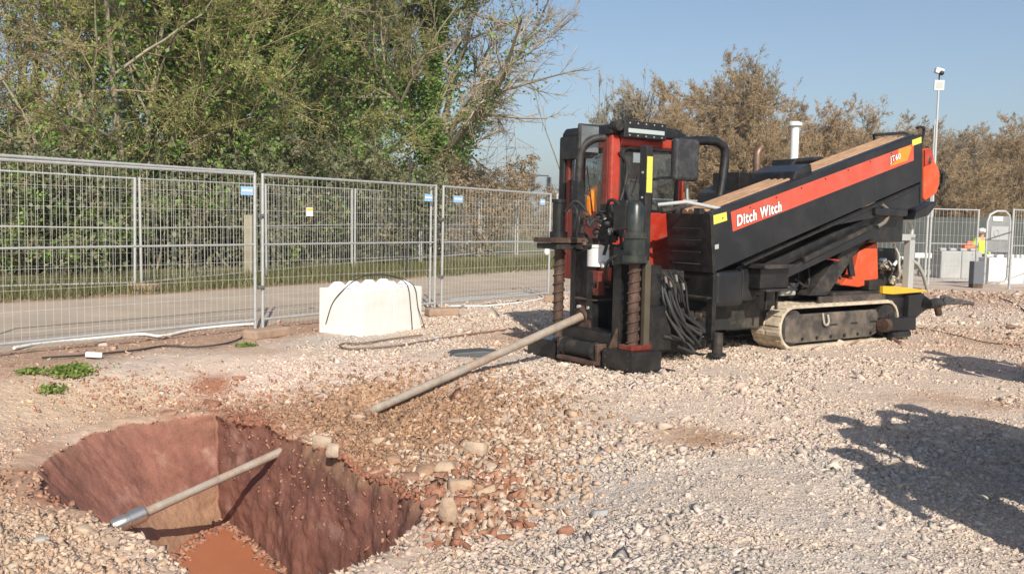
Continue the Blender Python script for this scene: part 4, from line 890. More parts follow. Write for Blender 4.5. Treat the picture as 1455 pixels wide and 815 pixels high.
MB().prism([(.06, .22), (.17, .22), (.17, .44)], .40, .43).build('gusset', M_RUST, RIG, .003); MB().prism([(.36, .22), (.50, .22), (.36, .42)], .24, .27).build('gusset', M_DRED, RIG, .003)
MB().curve([(.20, .30, 1.68), (.24, .42, 1.84), (.42, .62, 1.86), (.60, .85, 1.62), (.66, .95, 1.35)], .019).build('hose', M_RUB, RIG); MB().curve([(.15, .28, 1.6), (.10, .45, 1.72), (.25, .72, 1.66), (.5, .95, 1.42)], .017).build('hose', M_RUB, RIG)
MB().curve([(.12, .30, 1.2), (.06, .46, 1.1), (.16, .62, .92), (.4, .7, .8)], .017).build('hose', M_RUB, RIG); MB().curve([(.24, 1.42, 1.6), (.3, 1.3, 1.72), (.42, 1.2, 1.55), (.5, 1.12, 1.3)], .016).build('hose', M_RUB, RIG)
rq = random.Random(12)
for i in range(9):
    x0, y0 = rq.uniform(938, 965), rq.uniform(385, 430); x1, y1 = rq.uniform(965, 1008), rq.uniform(470, 500)
    MB().curve([rl3(x0, y0, .5), rl3((x0 + x1) / 2 + rq.uniform(-14, 6), (y0 + y1) / 2, rq.uniform(.32, .5)), rl3(x1, y1, rq.uniform(.3, .45)), rl3(x1 + rq.uniform(-30, 6), y1 - rq.uniform(0, 10), .4)], rq.uniform(.011, .019)).build('hose', M_RUB if i % 3 else MATS['scuffed_hose'], RIG)
for i in range(22):
    p_ = rl3(rq.uniform(826, 884), rq.uniform(300, 415), rq.uniform(.84, .98)); r_ = rq.uniform(.012, .03); a_ = rq.uniform(0, 6.28)
    MB().tube([p_, (p_[0] + .07 * math.cos(a_), p_[1] - .02, p_[2] + .07 * math.sin(a_))], r_, 10).tube([(p_[0], p_[1] - .005, p_[2]), (p_[0] + .02 * math.cos(a_), p_[1] - .005, p_[2] + .02 * math.sin(a_))], r_ * 1.35, 6).build('hydraulic_fitting', (M_BLKD, M_RUST, M_GREY, M_BLK)[i % 4], RIG)
for i in range(9):
    p_ = rl3(rq.uniform(952, 1010), rq.uniform(440, 478), .44); MB().box(p_[0] - .04, p_[0] + .04, p_[1], p_[1] + .1, p_[2] - .03, p_[2] + .05, rot=(0, rq.uniform(-.6, .6), 0)).build('valve', (M_BLKD, M_BLK, M_RUST)[i % 3], RIG, .008)
for (x, y) in ((815, 300), (812, 290), (900, 310), (893, 330), (885, 300)):
    MB().curve([rl3(x, y, .6), rl3(x + 8, y + 10, .45), rl3(x + 4, y + 34, .5)], .011).build('hose', M_RUB, RIG)
# --- pipe box (rack)
V0, V1 = .35, 1.02
MB().prism([(1.41, 1.575), (1.435, 1.625), (5.36, 2.735), (5.39, 2.70), (5.43, 2.12), (1.49, .97)], V0, V0 + .07).build('side_panel', M_PANEL, RIG, .006)
MB().prism([(1.43, 1.60), (5.38, 2.70), (5.43, 2.12), (1.49, .97)], V1 - .06, V1).build('side_panel', M_PANEL, RIG, .006)
MB().prism([(1.52, 1.0), (5.40, 2.13), (5.40, 2.20), (1.52, 1.07)], V0 + .07, V1 - .06).build('box_floor', M_BLKD, RIG)
MB().prism([(1.395, 1.61), (1.45, 1.61), (1.53, .96), (1.475, .96)], V0 - .004, V1 + .004).build('front_plate', M_BLK, RIG, .006)
MB().prism([(5.36, 2.70), (5.40, 2.70), (5.46, 1.82), (5.42, 1.82)], V0 - .002, V1).build('end_plate', M_BLK, RIG, .006)
MB().prism([(3.35, 1.475), (5.42, 2.09), (5.455, 1.81), (4.9, 1.68)], V0 + .012, V0 + .06).build('lower_side_panel', M_PANEL, RIG, .005)
MB().prism([(1.95, 1.06), (5.42, 2.08), (5.42, 2.055), (1.97, 1.035)], V0 - .012, V0 + .03).build('seam_rail', M_BLK, RIG)
MB().prism([(1.48, 1.575), (5.34, 2.68), (5.32, 2.735), (1.46, 1.625)], V0 + .07, V0 + .15).build('top_flange', M_BLK, RIG, .004)
def along(u, w, du): sl = math.atan2(1.11, 3.93); return (u + du * math.cos(sl), w + du * math.sin(sl))
for row in range(2):
    for k in range(5):
        vv_ = V0 + .19 + k * .095 + .045 * (row == 0); 
        if row == 1 and k == 4: continue
        a_ = along(1.50, 1.53 + .085 * (row) , .0); b_ = along(*a_, 3.9)
        MB().tube([(a_[0], vv_, a_[1]), (a_[0] + .07, vv_, a_[1] + .02), (a_[0] + .08, vv_, a_[1] + .023), (b_[0] - .02, vv_, b_[1])], [.048, .048, .042, .042], 14).build('stored_pipe', M_BRN, RIG)
cap1 = MB(); 
for (xa, xb) in ((2.95, 3.35),):
    a_ = along(1.45, 1.68, xa - 1.45); b_ = along(1.45, 1.68, xb - 1.45)
    cap1.prism([(a_[0], a_[1] - .12), (a_[0] + .05, a_[1] + .05), (b_[0] - .05, b_[1] + .05), (b_[0], b_[1] - .12)], V0 + .10, V1 + .12)
cap1.build('clamp_arm', M_BLK, RIG, .02)
# top frame rails on the far edge of the box
MB().curve([rl3(1028, 292, .98), rl3(1060, 277, .98), rl3(1110, 256, .98), rl3(1122, 244, .98)], .022, 8).build('guard_rail', M_BLK, RIG)
MB().tube([rl3(1115, 252, 1.0), rl3(1128, 229, 1.0), rl3(1166, 226, 1.0), rl3(1176, 234, 1.0)], .035, 10).build('guard_rail', M_BLK, RIG)
MB().tube([rl3(1160, 232, 1.0), rl3(1200, 220, 1.0), rl3(1240, 203, 1.0)], .026, 10).build('guard_rail', M_BLK, RIG)
MB().tube([rl3(1242, 207, 1.0), rl3(1242, 192, 1.0), rl3(1284, 189, 1.0), rl3(1296, 194, 1.0), rl3(1298, 204, 1.0)], .022, 10).build('guard_rail', M_BLK, RIG)
MB().curve([rl3(1308, 207, .6), rl3(1313, 186, .6), rl3(1310, 181, .6), rl3(1303, 182, .6)], .02, 8).build('hook', M_BLK, RIG)
bx('hose_tray', M_BLK, 3.0, 4.2, 1.04, 1.3, 1.95, 2.12, .02, rot=(0, -.275, 0))
MB().tube([rl3(935, 291, .8), rl3(975, 287, .6), rl3(1025, 297, .45)], .022, 10).build('loader_arm', M_GREY, RIG)
MB().tube([rl3(940, 300, .9), rl3(975, 294, .9), rl3(1000, 297, .9)], .03, 10).build('loader_arm', M_BLKD, RIG)
MB().tube([rl3(976, 258, 1.1), rl3(977, 300, 1.1)], .015, 8).build('pipe_stub', M_GREY, RIG)
bx('latch', M_BLKD, 1.40, 1.47, .50, .60, 1.60, 1.67, .01); bx('latch', M_BLKD, 1.40, 1.47, .86, .94, 1.60, 1.67, .01)
# stripe, stickers and lettering on the side panel
vS = V0 - .003
def quad_strip(name, pts, m, dy=.0, th=.003):
    P = [rv_(x, y, V0) for x, y in pts]; return MB().prism(P, V0 - th - dy, V0 - dy - .0005 + 0).build(name, m, RIG)
quad_strip('red_stripe', [(1038, 301), (1298, 204), (1298, 228), (1041, 329)], M_STR)
quad_strip('yellow_sticker', [(1009, 307), (1032, 301), (1033, 313), (1011, 320)], M_YEL); quad_strip('yellow_sticker', [(1296, 199), (1309, 194.5), (1309, 203), (1296, 207.5)], M_YEL)
quad_strip('orange_emblem', [(1276, 212), (1296, 206), (1289, 228), (1263, 237), (1275, 226)], mat('orange_sticker', (.80, .27, .03), .5), .003)
quad_strip('small_plate', [(1015, 348), (1021, 346.5), (1021, 353), (1015, 354.5)], M_GREY)
def text_part(txt, px, py, px2, py2, hpx, m, dy, name, offset=0., sx=1., bold=.0):
    cu_ = bpy.data.curves.new('txt', 'FONT'); cu_.body = txt; cu_.size = 1; cu_.extrude = 0.0; cu_.offset = offset; cu_.space_character = 1.16
    ob = bpy.data.objects.new('txt', cu_); COL.objects.link(ob); dg = bpy.context.evaluated_depsgraph_get(); me = bpy.data.meshes.new_from_object(ob.evaluated_get(dg)); bpy.data.objects.remove(ob); me.name = name
    co = np.array([v.co[:] for v in me.vertices]); w = co[:, 0].max(); 
    return me, co
def place_text(txt, p0, p1, hpx, m, name, dy, offset=.0, shear=.18, ref=None):
    """baseline from p0 to p1 on the side panel, cap height hpx pixels at p0"""
    me, co = text_part(txt, 0, 0, 0, 0, 0, m, dy, name, offset)
    a_ = np.array(rv_(*p0, V0)); b_ = np.array(rv_(*p1, V0)); top = np.array(rv_(p0[0], p0[1] - hpx, V0)); hh_ = (top - a_)[1]
    d = b_ - a_; L_ = np.linalg.norm(d); d = d / L_; nrm = np.array((-d[1], d[0]))
    x0, x1 = ref or (co[:, 0].min(), co[:, 0].max()); sx = L_ / (x1 - x0); sy = hh_ / .70
    out = []
    for x, y, z in co:
        q = a_ + d * ((x - x0) * sx + y * sy * shear) + nrm * (y * sy); out.append((q[0], V0 - dy, q[1]))
    for v_, c_ in zip(me.vertices, out): v_.co = c_
    me.materials.clear(); me.materials.append(m); o = bpy.data.objects.new(name, me); COL.objects.link(o); o.parent = RIG; return (x0, x1)
M_WL = mat('white_lettering', (.85, .85, .82), .5); M_KL = mat('black_lettering', (.02, .02, .02), .5)
rfx = place_text('Ditch Witch', (1047, 321), (1110, 299.5), 15, M_WL, 'lettering', .0065, .034, .14)
place_text('Ditch Witch', (1047, 321), (1110, 299.5), 15, M_KL, 'lettering_outline', .0045, .066, .14, rfx)
rfx = place_text('JT60', (1264, 231), (1279, 225), 8, M_WL, 'lettering', .009, .02, .1)
place_text('JT60', (1264, 231), (1279, 225), 8, M_KL, 'lettering_outline', .0075, .05, .1, rfx)
for k in range(9):
    a0 = along(1.52, 1.545, .08 + k * .46); MB().tube([(a0[0], V0 - .008, a0[1]), (a0[0], V0 + .002, a0[1])], .009, 8).build('rivet', M_BLKD, RIG)
for k in range(1, 4):
    a0 = along(1.5, 1.03, k * 1.0); b0 = along(1.4, 1.58, k * 1.0 + .03); MB().prism([(a0[0], a0[1]), (a0[0] + .008, a0[1]), (b0[0] + .008, b0[1] - .0), (b0[0], b0[1])], V0 - .0015, V0 + .004).build('weld_seam', M_BLKD, RIG)
for zz in (1.05, 1.18, 1.31, 1.44):
    MB().box(1.385, 1.40, V0 + .12, V1 - .12, zz, zz + .012, rot=(0, .12, 0)).build('rib', M_BLKD, RIG, .003)
MB().prism([(1.40, .70), (1.47, .70), (1.47, .68), (1.40, .68)], V0 + .0, V1).build('ledge', M_BLKD, RIG, .003)
# --- below the box
bx('tank_cover', M_PANEL, 1.56, 2.02, .37, .70, .58, .98, .05); bx('tank_cover', M_PANEL, 2.0, 2.32, .42, .75, .62, 1.04, .06)
bx('lower_panel', M_BLK, 1.50, 1.56, .36, 1.02, .22, .96, .01); bx('lower_panel', mat('olive_black', (.02, .021, .018), .6, vary=.2, dirt=DUST, dirt_amt=.4), 1.70, 2.6, .62, .66, .28, .66, .01)
MB().tube([(1.60, .36, .30), (1.60, .36, .07)], .06, 14).tube([(1.60, .36, .07), (1.60, .36, .04)], .10, 16).build('jack', M_BLKD, RIG)
MB().tube([rl3(993, 445, .5), rl3(1000, 462, .5)], .04, 8).build('red_valve', M_RED, RIG); bx('junction', M_BLKD, 1.30, 1.5, .44, .62, .28, .48, .02)
bx('support_leg', M_BLKD, 1.56, 1.60, .40, .45, .1, .62, .005)
bx('undertray', M_BLK, 1.55, 3.0, .70, 1.7, .28, .72, .02)
step = MB(); a_ = rv_(1073, 380, .30); b_ = rv_(1121, 378, .30); step.box(a_[0], b_[0], .16, .62, a_[1] - .01, a_[1] + .035); step.build('step_plate', M_BLKD, RIG, .006)
bx('step_box', M_BLK, a_[0] + .04, b_[0] - .06, .25, .6, a_[1] - .24, a_[1] - .01, .008); bx('step_plate', M_BLKD, a_[0] + .06, b_[0] + .02, .18, .6, a_[1] - .27, a_[1] - .245, .004)
for x_ in (1088, 1103): u_, w_ = rv_(x_, 415, .35); bx('step_post', M_BLKD, u_ - .012, u_ + .012, .33, .36, w_ - .2, w_ + .08, .003)
# lift frame: two long inclined beams and struts
MB().prism([(1.9, .78), (2.0, .92), (5.05, 1.80), (5.3, 1.80), (5.3, 1.70), (4.9, 1.58)], V0 + .10, V0 + .20).build('main_beam', M_BLK, RIG, .008)
MB().prism([rv_(1110, 398, .42), rv_(1106, 388, .42), rv_(1240, 318, .42), rv_(1250, 322, .42), rv_(1246, 334, .42)], .40, .52).build('lift_beam', M_PANEL, RIG, .012)
MB().prism([rv_(1130, 372, .5), rv_(1225, 325, .5), rv_(1225, 319, .5), rv_(1130, 365, .5)], .36, .40).build('lift_cylinder', M_BLKD, RIG, .004)
MB().prism([rv_(1150, 420, .55), rv_(1175, 420, .55), rv_(1222, 352, .55), rv_(1205, 345, .55)], .55, .75).build('lift_strut', M_BLKD, RIG, .01)
MB().prism([rv_(1205, 392, .6), rv_(1212, 392, .6), rv_(1205, 345, .6), rv_(1198, 345, .6)], .56, .6).build('lift_strut', M_BLK, RIG, .006)
MB().curve([rl3(1247, 322, .38), rl3(1258, 314, .36), rl3(1262, 300, .36), rl3(1252, 290, .36)], .026, 10).build('hose', mat('dusty_hose', (.16, .14, .11), .7), RIG)
a_ = rv_(1240, 310, .35); b_ = rv_(1286, 297, .35); bx('pivot_bracket', M_BLK, a_[0], b_[0], .3, .9, a_[1] + .04, b_[1], .02)
bx('pivot_block', M_BLK, 4.55, 5.3, .5, .9, 1.3, 1.7, .02)
bx('pivot_frame', M_BLK, 4.1, 5.25, .85, 1.2, .65, 1.65, .02)
a_ = rl3(1255, 340, .6); b_ = rl3(1266, 300, .6); bx('upright', M_BLK, a_[0], b_[0], .55, .7, a_[2], b_[2], .01)
MB().tube([rl3(1166, 366, .5), rl3(1192, 370, .5)], .012, 8).build('red_rod', M_RED, RIG)
bx('engine_block', M_BLKD, 2.9, 4.6, 1.1, 1.7, .62, 1.3, .04); bx('engine_part', M_GREY, 3.2, 3.5, .8, 1.0, .62, .78, .02); bx('engine_part', M_BLKD, 2.7, 3.1, .75, .95, .62, .9, .03)
for i in range(7): MB().curve([(2.6 + .25 * i, .72, .9 - .02 * i), (2.75 + .25 * i, .66, .74), (2.95 + .22 * i, .70, .80), (3.1 + .2 * i, .8, 1.05)], .016).build('hose', M_RUB, RIG)
# --- tracks
def track(v0, v1):
    tr = empty('track'); tr.parent = RIG
    u0, u1, rr = 2.78, 5.24, .265; cz = .265
    prof = []
    for i in range(17): a = math.pi / 2 + math.pi * i / 16; prof.append((u0 + rr + rr * math.cos(a), cz + rr * math.sin(a)))
    for i in range(1, 24): prof.append((u0 + rr + (u1 - u0 - 2 * rr) * i / 24, 0))
    for i in range(17): a = -math.pi / 2 + math.pi * i / 16; prof.append((u1 - rr + rr * math.cos(a), cz + .0 + rr * math.sin(a) + (.0)))
    for i in range(1, 24): prof.append((u1 - rr - (u1 - u0 - 2 * rr) * i / 24, 2 * rr))
    P = np.array(prof); Pc = np.array(((u0 + u1) / 2, cz)); n_ = len(P)
    T = np.roll(P, -1, 0) - np.roll(P, 1, 0); T /= np.linalg.norm(T, axis=1)[:, None]; Nn = np.stack([T[:, 1], -T[:, 0]], 1)
    sg = 1 if ((P[5] + Nn[5] * .01 - Pc) @ (P[5] - Pc)) > ((P[5] - Pc) @ (P[5] - Pc)) else -1; Nn *= sg
    In = P - Nn * .035
    vs = []; 
    for q, y in ((P, v0), (P, v1), (In, v1), (In, v0)): vs += [(a, y, b) for a, b in q]
    fs = [(k * n_ + i, k * n_ + (i + 1) % n_, ((k + 1) % 4) * n_ + (i + 1) % n_, ((k + 1) % 4) * n_ + i) for k in range(4) for i in range(n_)]
    MB().add(vs, fs, False).build('track_belt', M_MUDT, tr, .006)
    g_ = MB(); seg = np.concatenate([[0], np.cumsum(np.linalg.norm(np.diff(np.vstack([P, P[:1]]), axis=0), axis=1))]); tot = seg[-1]; m2 = 46
    for k in range(m2):
        s = tot * k / m2; i = min(int(np.searchsorted(seg, s, 'right') - 1), n_ - 1); fr = (s - seg[i]) / (seg[i + 1] - seg[i]); q = P[i] * (1 - fr) + P[(i + 1) % n_] * fr; nn = Nn[i]; tt = T[i]
        for (ya, yb) in ((v0 + .01, v0 + (v1 - v0) * .46), (v0 + (v1 - v0) * .54, v1 - .01)):
            A_ = [q - tt * .030 - nn * .004, q + tt * .030 - nn * .004, q + tt * .024 + nn * .011, q - tt * .024 + nn * .011]
            vs = [(a[0], y, a[1]) for y in (ya, yb) for a in A_]
            g_.add(vs, [(0, 1, 2, 3), (7, 6, 5, 4), (0, 4, 5, 1), (1, 5, 6, 2), (2, 6, 7, 3), (3, 7, 4, 0)])
    g_.build('track_lugs', M_MUDT, tr)
    ys = (v0 + .02) if v0 < 1 else v1 - .08
    sp = MB().prism([(u0 + .14, .10), (u0 + .12, .40), (u0 + .2, .42), (u1 - .5, .42), (u1 - .46, .36), (u1 - .44, .12), (u1 - .6, .07), (u0 + .3, .07)], ys, ys + .06)
    sp.build('side_frame', mat('track_frame_paint', (.065, .058, .05), .6, vary=.2, dirt=DUST, dirt_amt=.6, dscale=3), tr, .01)
    MB().box(u0 + .2, u1 - .2, v0 + .1, v1 - .06, .12, .40).build('inner_frame', M_BLKD, tr)
    for u_ in (u0 + rr, u1 - rr): MB().tube([(u_, v0 + .03, cz), (u_, v1 - .03, cz)], rr - .05, 24).build('wheel', M_BLKD, tr)
    for i in range(6): MB().tube([(u0 + .45 + i * .28, ys - .012, .12), (u0 + .45 + i * .28, ys + .01, .12)], .022, 12).build('roller_cap', M_BLK, tr)
    MB().curve([(u0 + .82, ys - .01, .42), (u0 + .83, ys - .03, .30), (u0 + .88, ys - .03, .27), (u0 + .92, ys - .03, .31), (u0 + .92, ys - .01, .40)], .014).build('tow_loop', mat('pale_steel', (.4, .37, .32), .6), tr)
    for i in (0, 1, 2): MB().box(u0 + 1.0 + i * .42, u0 + 1.14 + i * .42, ys - .004, ys + .01, .255, .275).build('slot', M_KL, tr)
    MB().box(u1 - .22, u1 - .12, ys - .006, ys + .04, .26, .34).build('slot', M_KL, tr)
    return tr
track(.46, .90); track(1.62, 2.06)
bx('chassis', M_BLK, 2.9, 5.0, .95, 1.60, .30, .60, .02); bx('deck', M_BLKD, 3.9, 5.9, .55, 1.9, .60, .66, .01)
bx('deck_edge', mat('brown_black', (.05, .04, .033), .6, vary=.2, dirt=DUST, dirt_amt=.5), 3.6, 5.0, .52, .56, .52, .62, .008)
# rear stabiliser
MB().prism([rv_(1250, 418, .46), rv_(1296, 416, .46), rv_(1318, 414, .46), rv_(1332, 424, .46), rv_(1336, 436, .46), rv_(1322, 446, .46), rv_(1306, 460, .46), rv_(1294, 470, .46), rv_(1262, 470, .46)], .58, 1.5).build('rear_body', M_BLK, RIG, .02)
MB().prism([rv_(1296, 420, .46), rv_(1318, 417, .46), rv_(1310, 445, .46), rv_(1298, 466, .46), rv_(1294, 458, .46)], .50, .58).build('rear_plate', M_PANEL, RIG, .012)
MB().prism([rv_(1256, 452, .4), rv_(1298, 450, .4), rv_(1298, 468, .4), rv_(1256, 470, .4)], .36, .50).build('stabiliser_arm', M_PANEL, RIG, .012)
MB().tube([rl3(1254, 462, .38), rl3(1260, 462, .38)], .09, 14).build('stabiliser_pin', M_RUST, RIG)
MB().tube([rl3(1265, 476, .4), rl3(1290, 473, .4)], .05, 12).build('stabiliser_roller', M_BLK, RIG)
MB().tube([rl3(1318, 432, .5), rl3(1334, 430, .5)], .07, 12).build('rear_hitch', M_BLKD, RIG)
MB().tube([rl3(1330, 425, .7), rl3(1334, 447, .7)], .05, 10).build('rear_hitch', M_RUST, RIG)
# orange guard, amber tray, pump frame
a_ = [rv_(x, y, .62) for x, y in ((1197, 405), (1203, 396), (1213, 389), (1221, 357), (1243, 345), (1247, 346), (1248, 396), (1232, 405), (1220, 408))]
MB().prism(a_, .62, .75).build('engine_guard', M_ORG, RIG, .012)
MB().prism([rv_(x, y, .50) for x, y in ((1255, 407), (1275, 407), (1318, 412), (1316, 414.5), (1270, 418), (1255, 417))], .50, 1.1).build('amber_tray', M_AMB, RIG, .006)
MB().prism([rv_(1230, 412, .6), rv_(1230, 398, .6), rv_(1250, 396, .6), rv_(1250, 412, .6)], .55, .85).build('battery_box', M_BLK, RIG, .01)
u_, w_ = rv_(1291, 375, .65)
bx('pump_frame', M_GREY, u_ - .06, u_ + .06, .60, .70, .62, 1.38, .01); a_ = rv_(1264, 344, .65); bx('pump_frame', M_GREY, a_[0], u_ + .06, .60, .70, 1.32, 1.41, .01)
MB().curve([(a_[0] + .1, .65, 1.4), (a_[0] + .14, .65, 1.56), (u_ - .08, .65, 1.60), (u_ + .03, .65, 1.50), (u_ + .04, .65, 1.35)], .022).build('hose', mat('white_hose', (.55, .55, .52), .5), RIG)
MB().curve([(u_ + .02, .62, 1.05), (u_ + .15, .6, .98), (u_ + .32, .6, .8), (u_ + .42, .6, .62)], .026).build('hose', mat('grey_hose', (.38, .37, .34), .5), RIG)
rp = random.Random(9)
for i in range(16):
    p_ = rl3(rp.uniform(1248, 1284), rp.uniform(372, 404), .9 + rp.uniform(-.15, .1)); m_x = (M_BRIGHT, M_GREY, M_BLKD, M_WHITE)[i % 4]
    if i % 2: MB().tube([p_, (p_[0] + rp.uniform(-.08, .08), p_[1] - .05, p_[2] + rp.uniform(.04, .12))], rp.uniform(.02, .05), 12).build('pump_part', m_x, RIG)
    else: MB().box(p_[0], p_[0] + rp.uniform(.05, .12), p_[1], p_[1] + .1, p_[2], p_[2] + rp.uniform(.04, .1), rot=(0, rp.uniform(-.5, .5), 0)).build('pump_part', m_x, RIG, .01)
for k_, h_ in enumerate([[(1270, 348), (1277, 362), (1278, 380), (1280, 402)], [(1262, 372), (1268, 385), (1262, 398)], [(1284, 370), (1278, 385), (1286, 402)]]): MB().curve([rl3(x, y, .75) for x, y in h_], .014).build('hose', (MATS['white_hose'], M_RUB, MATS['grey_hose'])[k_], RIG)
bx('pump_body', M_BLKD, 5.3, 6.0, 1.0, 1.3, .66, 1.2, .03)
# red gearbox at the high end of the box
gb = [rv_(x, y, .40) for x, y in ((1311, 213), (1318, 210), (1323, 216), (1326, 228), (1334, 243), (1333, 264), (1329, 275), (1314, 285), (1311, 283))]
MB().prism(gb, .38, .62).build('gearbox', M_ORG, RIG, .02)
MB().prism([rv_(x, y, .40) for x, y in ((1311, 213), (1319, 211), (1323, 222), (1320, 232), (1311, 236))], .365, .38).build('gearbox_cover', M_RED, RIG, .004)
MB().tube([rl3(1333, 244, .5), rl3(1340, 246, .5), rl3(1339, 262, .5), rl3(1333, 266, .5)], .035, 10).build('gearbox_cap', M_BLK, RIG)
bx('gearbox_back', M_BLK, 5.42, 5.75, .62, 1.1, 1.85, 2.45, .03)
MB().tube([rl3(1318, 208, .42), rl3(1321, 232, .36)], .022, 8).build('lever', M_BLKD, RIG)
MB().prism([rv_(x, y, .6) for x, y in ((1280, 312), (1300, 306), (1311, 292), (1311, 286), (1284, 300))], .4, .9).build('carriage_end', M_BLK, RIG, .012)
# hood, exhaust, stack
a_ = rv_(1050, 266, 1.35); b_ = rv_(1091, 247, 1.35); bx('muffler_box', M_BLK, a_[0], b_[0], 1.35, 1.8, a_[1] - .2, b_[1], .01)
MB().prism([(2.9, 1.2), (2.9, 1.9), (3.4, 2.12), (4.6, 2.30), (5.0, 2.15), (5.0, .7), (2.9, .7)], 1.25, 2.0).build('engine_hood', M_BLK, RIG, .04)
e_ = rl3(1075, 248, 1.5); MB().curve([e_, (e_[0], 1.5, e_[2] + .22), (e_[0] + .02, 1.5, e_[2] + .30), (e_[0] + .08, 1.5, e_[2] + .36)], .05, 14).build('exhaust_pipe', mat('heat_stained_steel', (.21, .13, .09), .45, .5, vary=.3, vscale=5), RIG)
e_ = rl3(1128, 228, 1.45); MB().tube([e_, (e_[0], e_[1], e_[2] + .46), (e_[0], e_[1], e_[2] + .461), (e_[0], e_[1], e_[2] + .50), (e_[0], e_[1], e_[2] + .52)], [.055, .055, .09, .09, .05], 18).build('air_stack', M_WHITE, RIG)
bx('stack_base', M_BLK, e_[0] - .15, e_[0] + .25, 1.3, 1.7, e_[2] - .2, e_[2] + .01, .02)
# --- cab
CAB = empty('cab'); CAB.parent = RIG
K, KV, KU, KV1, CB, CT = .90, 1.42, 2.08, 2.30, .80, 2.50
def cb(name, m, *a, **k): return bx(name, m, *a, parent=CAB, **k)
cb('corner_post', M_RED, K, K + .14, KV, KV + .07, CB, CT, bev=.02); cb('corner_post', M_DRED, K + .0, K + .08, KV + .07, KV + .16, CB, CT - .002, bev=.01)  # cab faces in shade take the darker red, shade put into their colour
cb('corner_post', M_RED, KU - .10, KU, KV, KV + .08, CB, CT, bev=.02); cb('corner_post', M_DRED, K, K + .1, KV1 - .1, KV1, CB, CT, bev=.02); cb('corner_post', M_DRED, KU - .1, KU, KV1 - .1, KV1, CB, CT, bev=.02)
cb('header', M_RED, K + .14, KU - .10, KV + .002, KV + .07, CT - .12, CT, bev=.02); cb('lower_door', M_RED, K + .14, KU - .10, KV + .002, KV + .06, CB, 1.62, bev=.015)
cb('header', M_DRED, K + .002, K + .07, KV + .16, KV1 - .1, CT - .15, CT, bev=.01); cb('front_panel', M_DRED, K + .002, K + .06, KV + .16, KV1 - .1, CB, 1.62, bev=.01)
cb('header', M_DRED, K + .1, KU - .1, KV1 - .07, KV1 - .002, CT - .15, CT, bev=.01); cb('side_panel', M_DRED, K + .1, KU - .1, KV1 - .06, KV1 - .002, CB, 1.5, bev=.01)
cb('header', M_DRED, KU - .07, KU - .002, KV + .08, KV1 - .1, CT - .15, CT, bev=.01); cb('rear_panel', M_DRED, KU - .06, KU - .002, KV + .08, KV1 - .1, CB, 1.5, bev=.01)
cb('floor', M_BLKD, K + .06, KU - .06, KV + .06, KV1 - .06, CB, CB + .06)
cb('window', M_GLASS, K + .14, KU - .10, KV + .03, KV + .036, 1.62, CT - .12, bev=0); cb('window', M_GLASS, K + .03, K + .036, KV + .16, KV1 - .1, 1.62, CT - .15, bev=0)
cb('window', M_GLASS, K + .1, KU - .1, KV1 - .04, KV1 - .034, 1.5, CT - .15, bev=0); cb('window', M_GLASS, KU - .04, KU - .034, KV + .08, KV1 - .1, 1.5, CT - .15, bev=0)
# rounded black gasket round the side window
def gasket(u0, u1, w0, w1, v, r=.10):
    pts = []
    for (cx, cz, a0) in ((u1 - r, w1 - r, 0), (u0 + r, w1 - r, 90), (u0 + r, w0 + r, 180), (u1 - r, w0 + r, 270)):
        for k in range(5): a = R(a0 + 90 * k / 4); pts.append((cx + r * math.cos(a), v, cz + r * math.sin(a)))
    return MB().tube(pts, .014, 6, closed=True).build('window_seal', M_BLK, CAB)
gasket(K + .17, KU - .13, 1.64, CT - .14, KV + .0)
cb('window_bar', M_BLK, K + .62, K + .66, KV + .004, KV + .03, 1.62, CT - .12, bev=.004)
cb('window_bar', M_DRED, K + .010, K + .05, KV1 - .36, KV1 - .30, 1.62, CT - .15, bev=.004)
roof = MB().prism([(K - .02, CT - .002), (K - .03, CT + .05), (K + .02, CT + .12), (K + .35, CT + .155), (KU - .15, CT + .13), (KU + .02, CT + .06), (KU + .01, CT - .002)], KV - .02, KV1 + .02).build('roof', M_BLK, CAB, .035, 3)
cb('visor', M_BLK, K - .05, K - .0, KV + .30, KV1 + .03, CT - .26, CT + .02, bev=.02)
cb('roof_edge', M_BLK, K - .04, K + .03, KV1 - .05, KV1 + .05, 1.3, CT + .01, bev=.02)
# light bar and lamp
lbx0, lbx1 = rv_(884, 180, KV - .06)[0], rv_(944, 190, KV - .06)[0]; wtop = rv_(890, 171, KV - .06)[1]; wbot = rv_(890, 196, KV - .06)[1]
cb('light_bar', M_BLK, lbx0, lbx1, KV - .10, KV + .02, wbot, wtop, bev=.015)
cb('light_bar_lens', M_LAMP, lbx0 + .06, lbx1 - .04, KV - .106, KV - .10, wbot + .06, wtop - .09, bev=.003)
for k in range(5):
    for zz in (wtop - .03, wbot + .03): u_ = lbx0 + .08 + k * (lbx1 - lbx0 - .16) / 4; MB().tube([(u_, KV - .108, zz), (u_, KV - .098, zz)], .009, 8).build('screw', M_GREY, CAB)
MB().tube([(lbx0 - .07, KV - .10, wtop - .07), (lbx0 - .07, KV + .02, wtop - .07)], .06, 16).build('lamp', M_BLKD, CAB)
MB().curve([(K + .1, KV - .01, 2.3), (K + .2, KV - .04, 2.15), (K + .17, KV - .04, 1.9), (K + .10, KV - .03, 1.7)], .02).build('door_handle', M_BLK, CAB)
MB().tube([(K + .25, KV - .01, 1.65), (K + .42, KV - .02, 2.1)], .008, 6).build('wiper', M_BLK, CAB)
MB().tube([(K - .01, KV + .3, 1.62), (K - .015, KV + .42, 2.15)], .008, 6).build('wiper', M_BLK, CAB)
seat = cb('seat', mat('seat_cloth', (.03, .03, .035), .8), 1.45, 1.62, 1.62, 2.05, 1.1, 1.85, bev=.05); cb('seat', MATS['seat_cloth'], 1.2, 1.6, 1.62, 2.05, 1.1, 1.25, bev=.05)
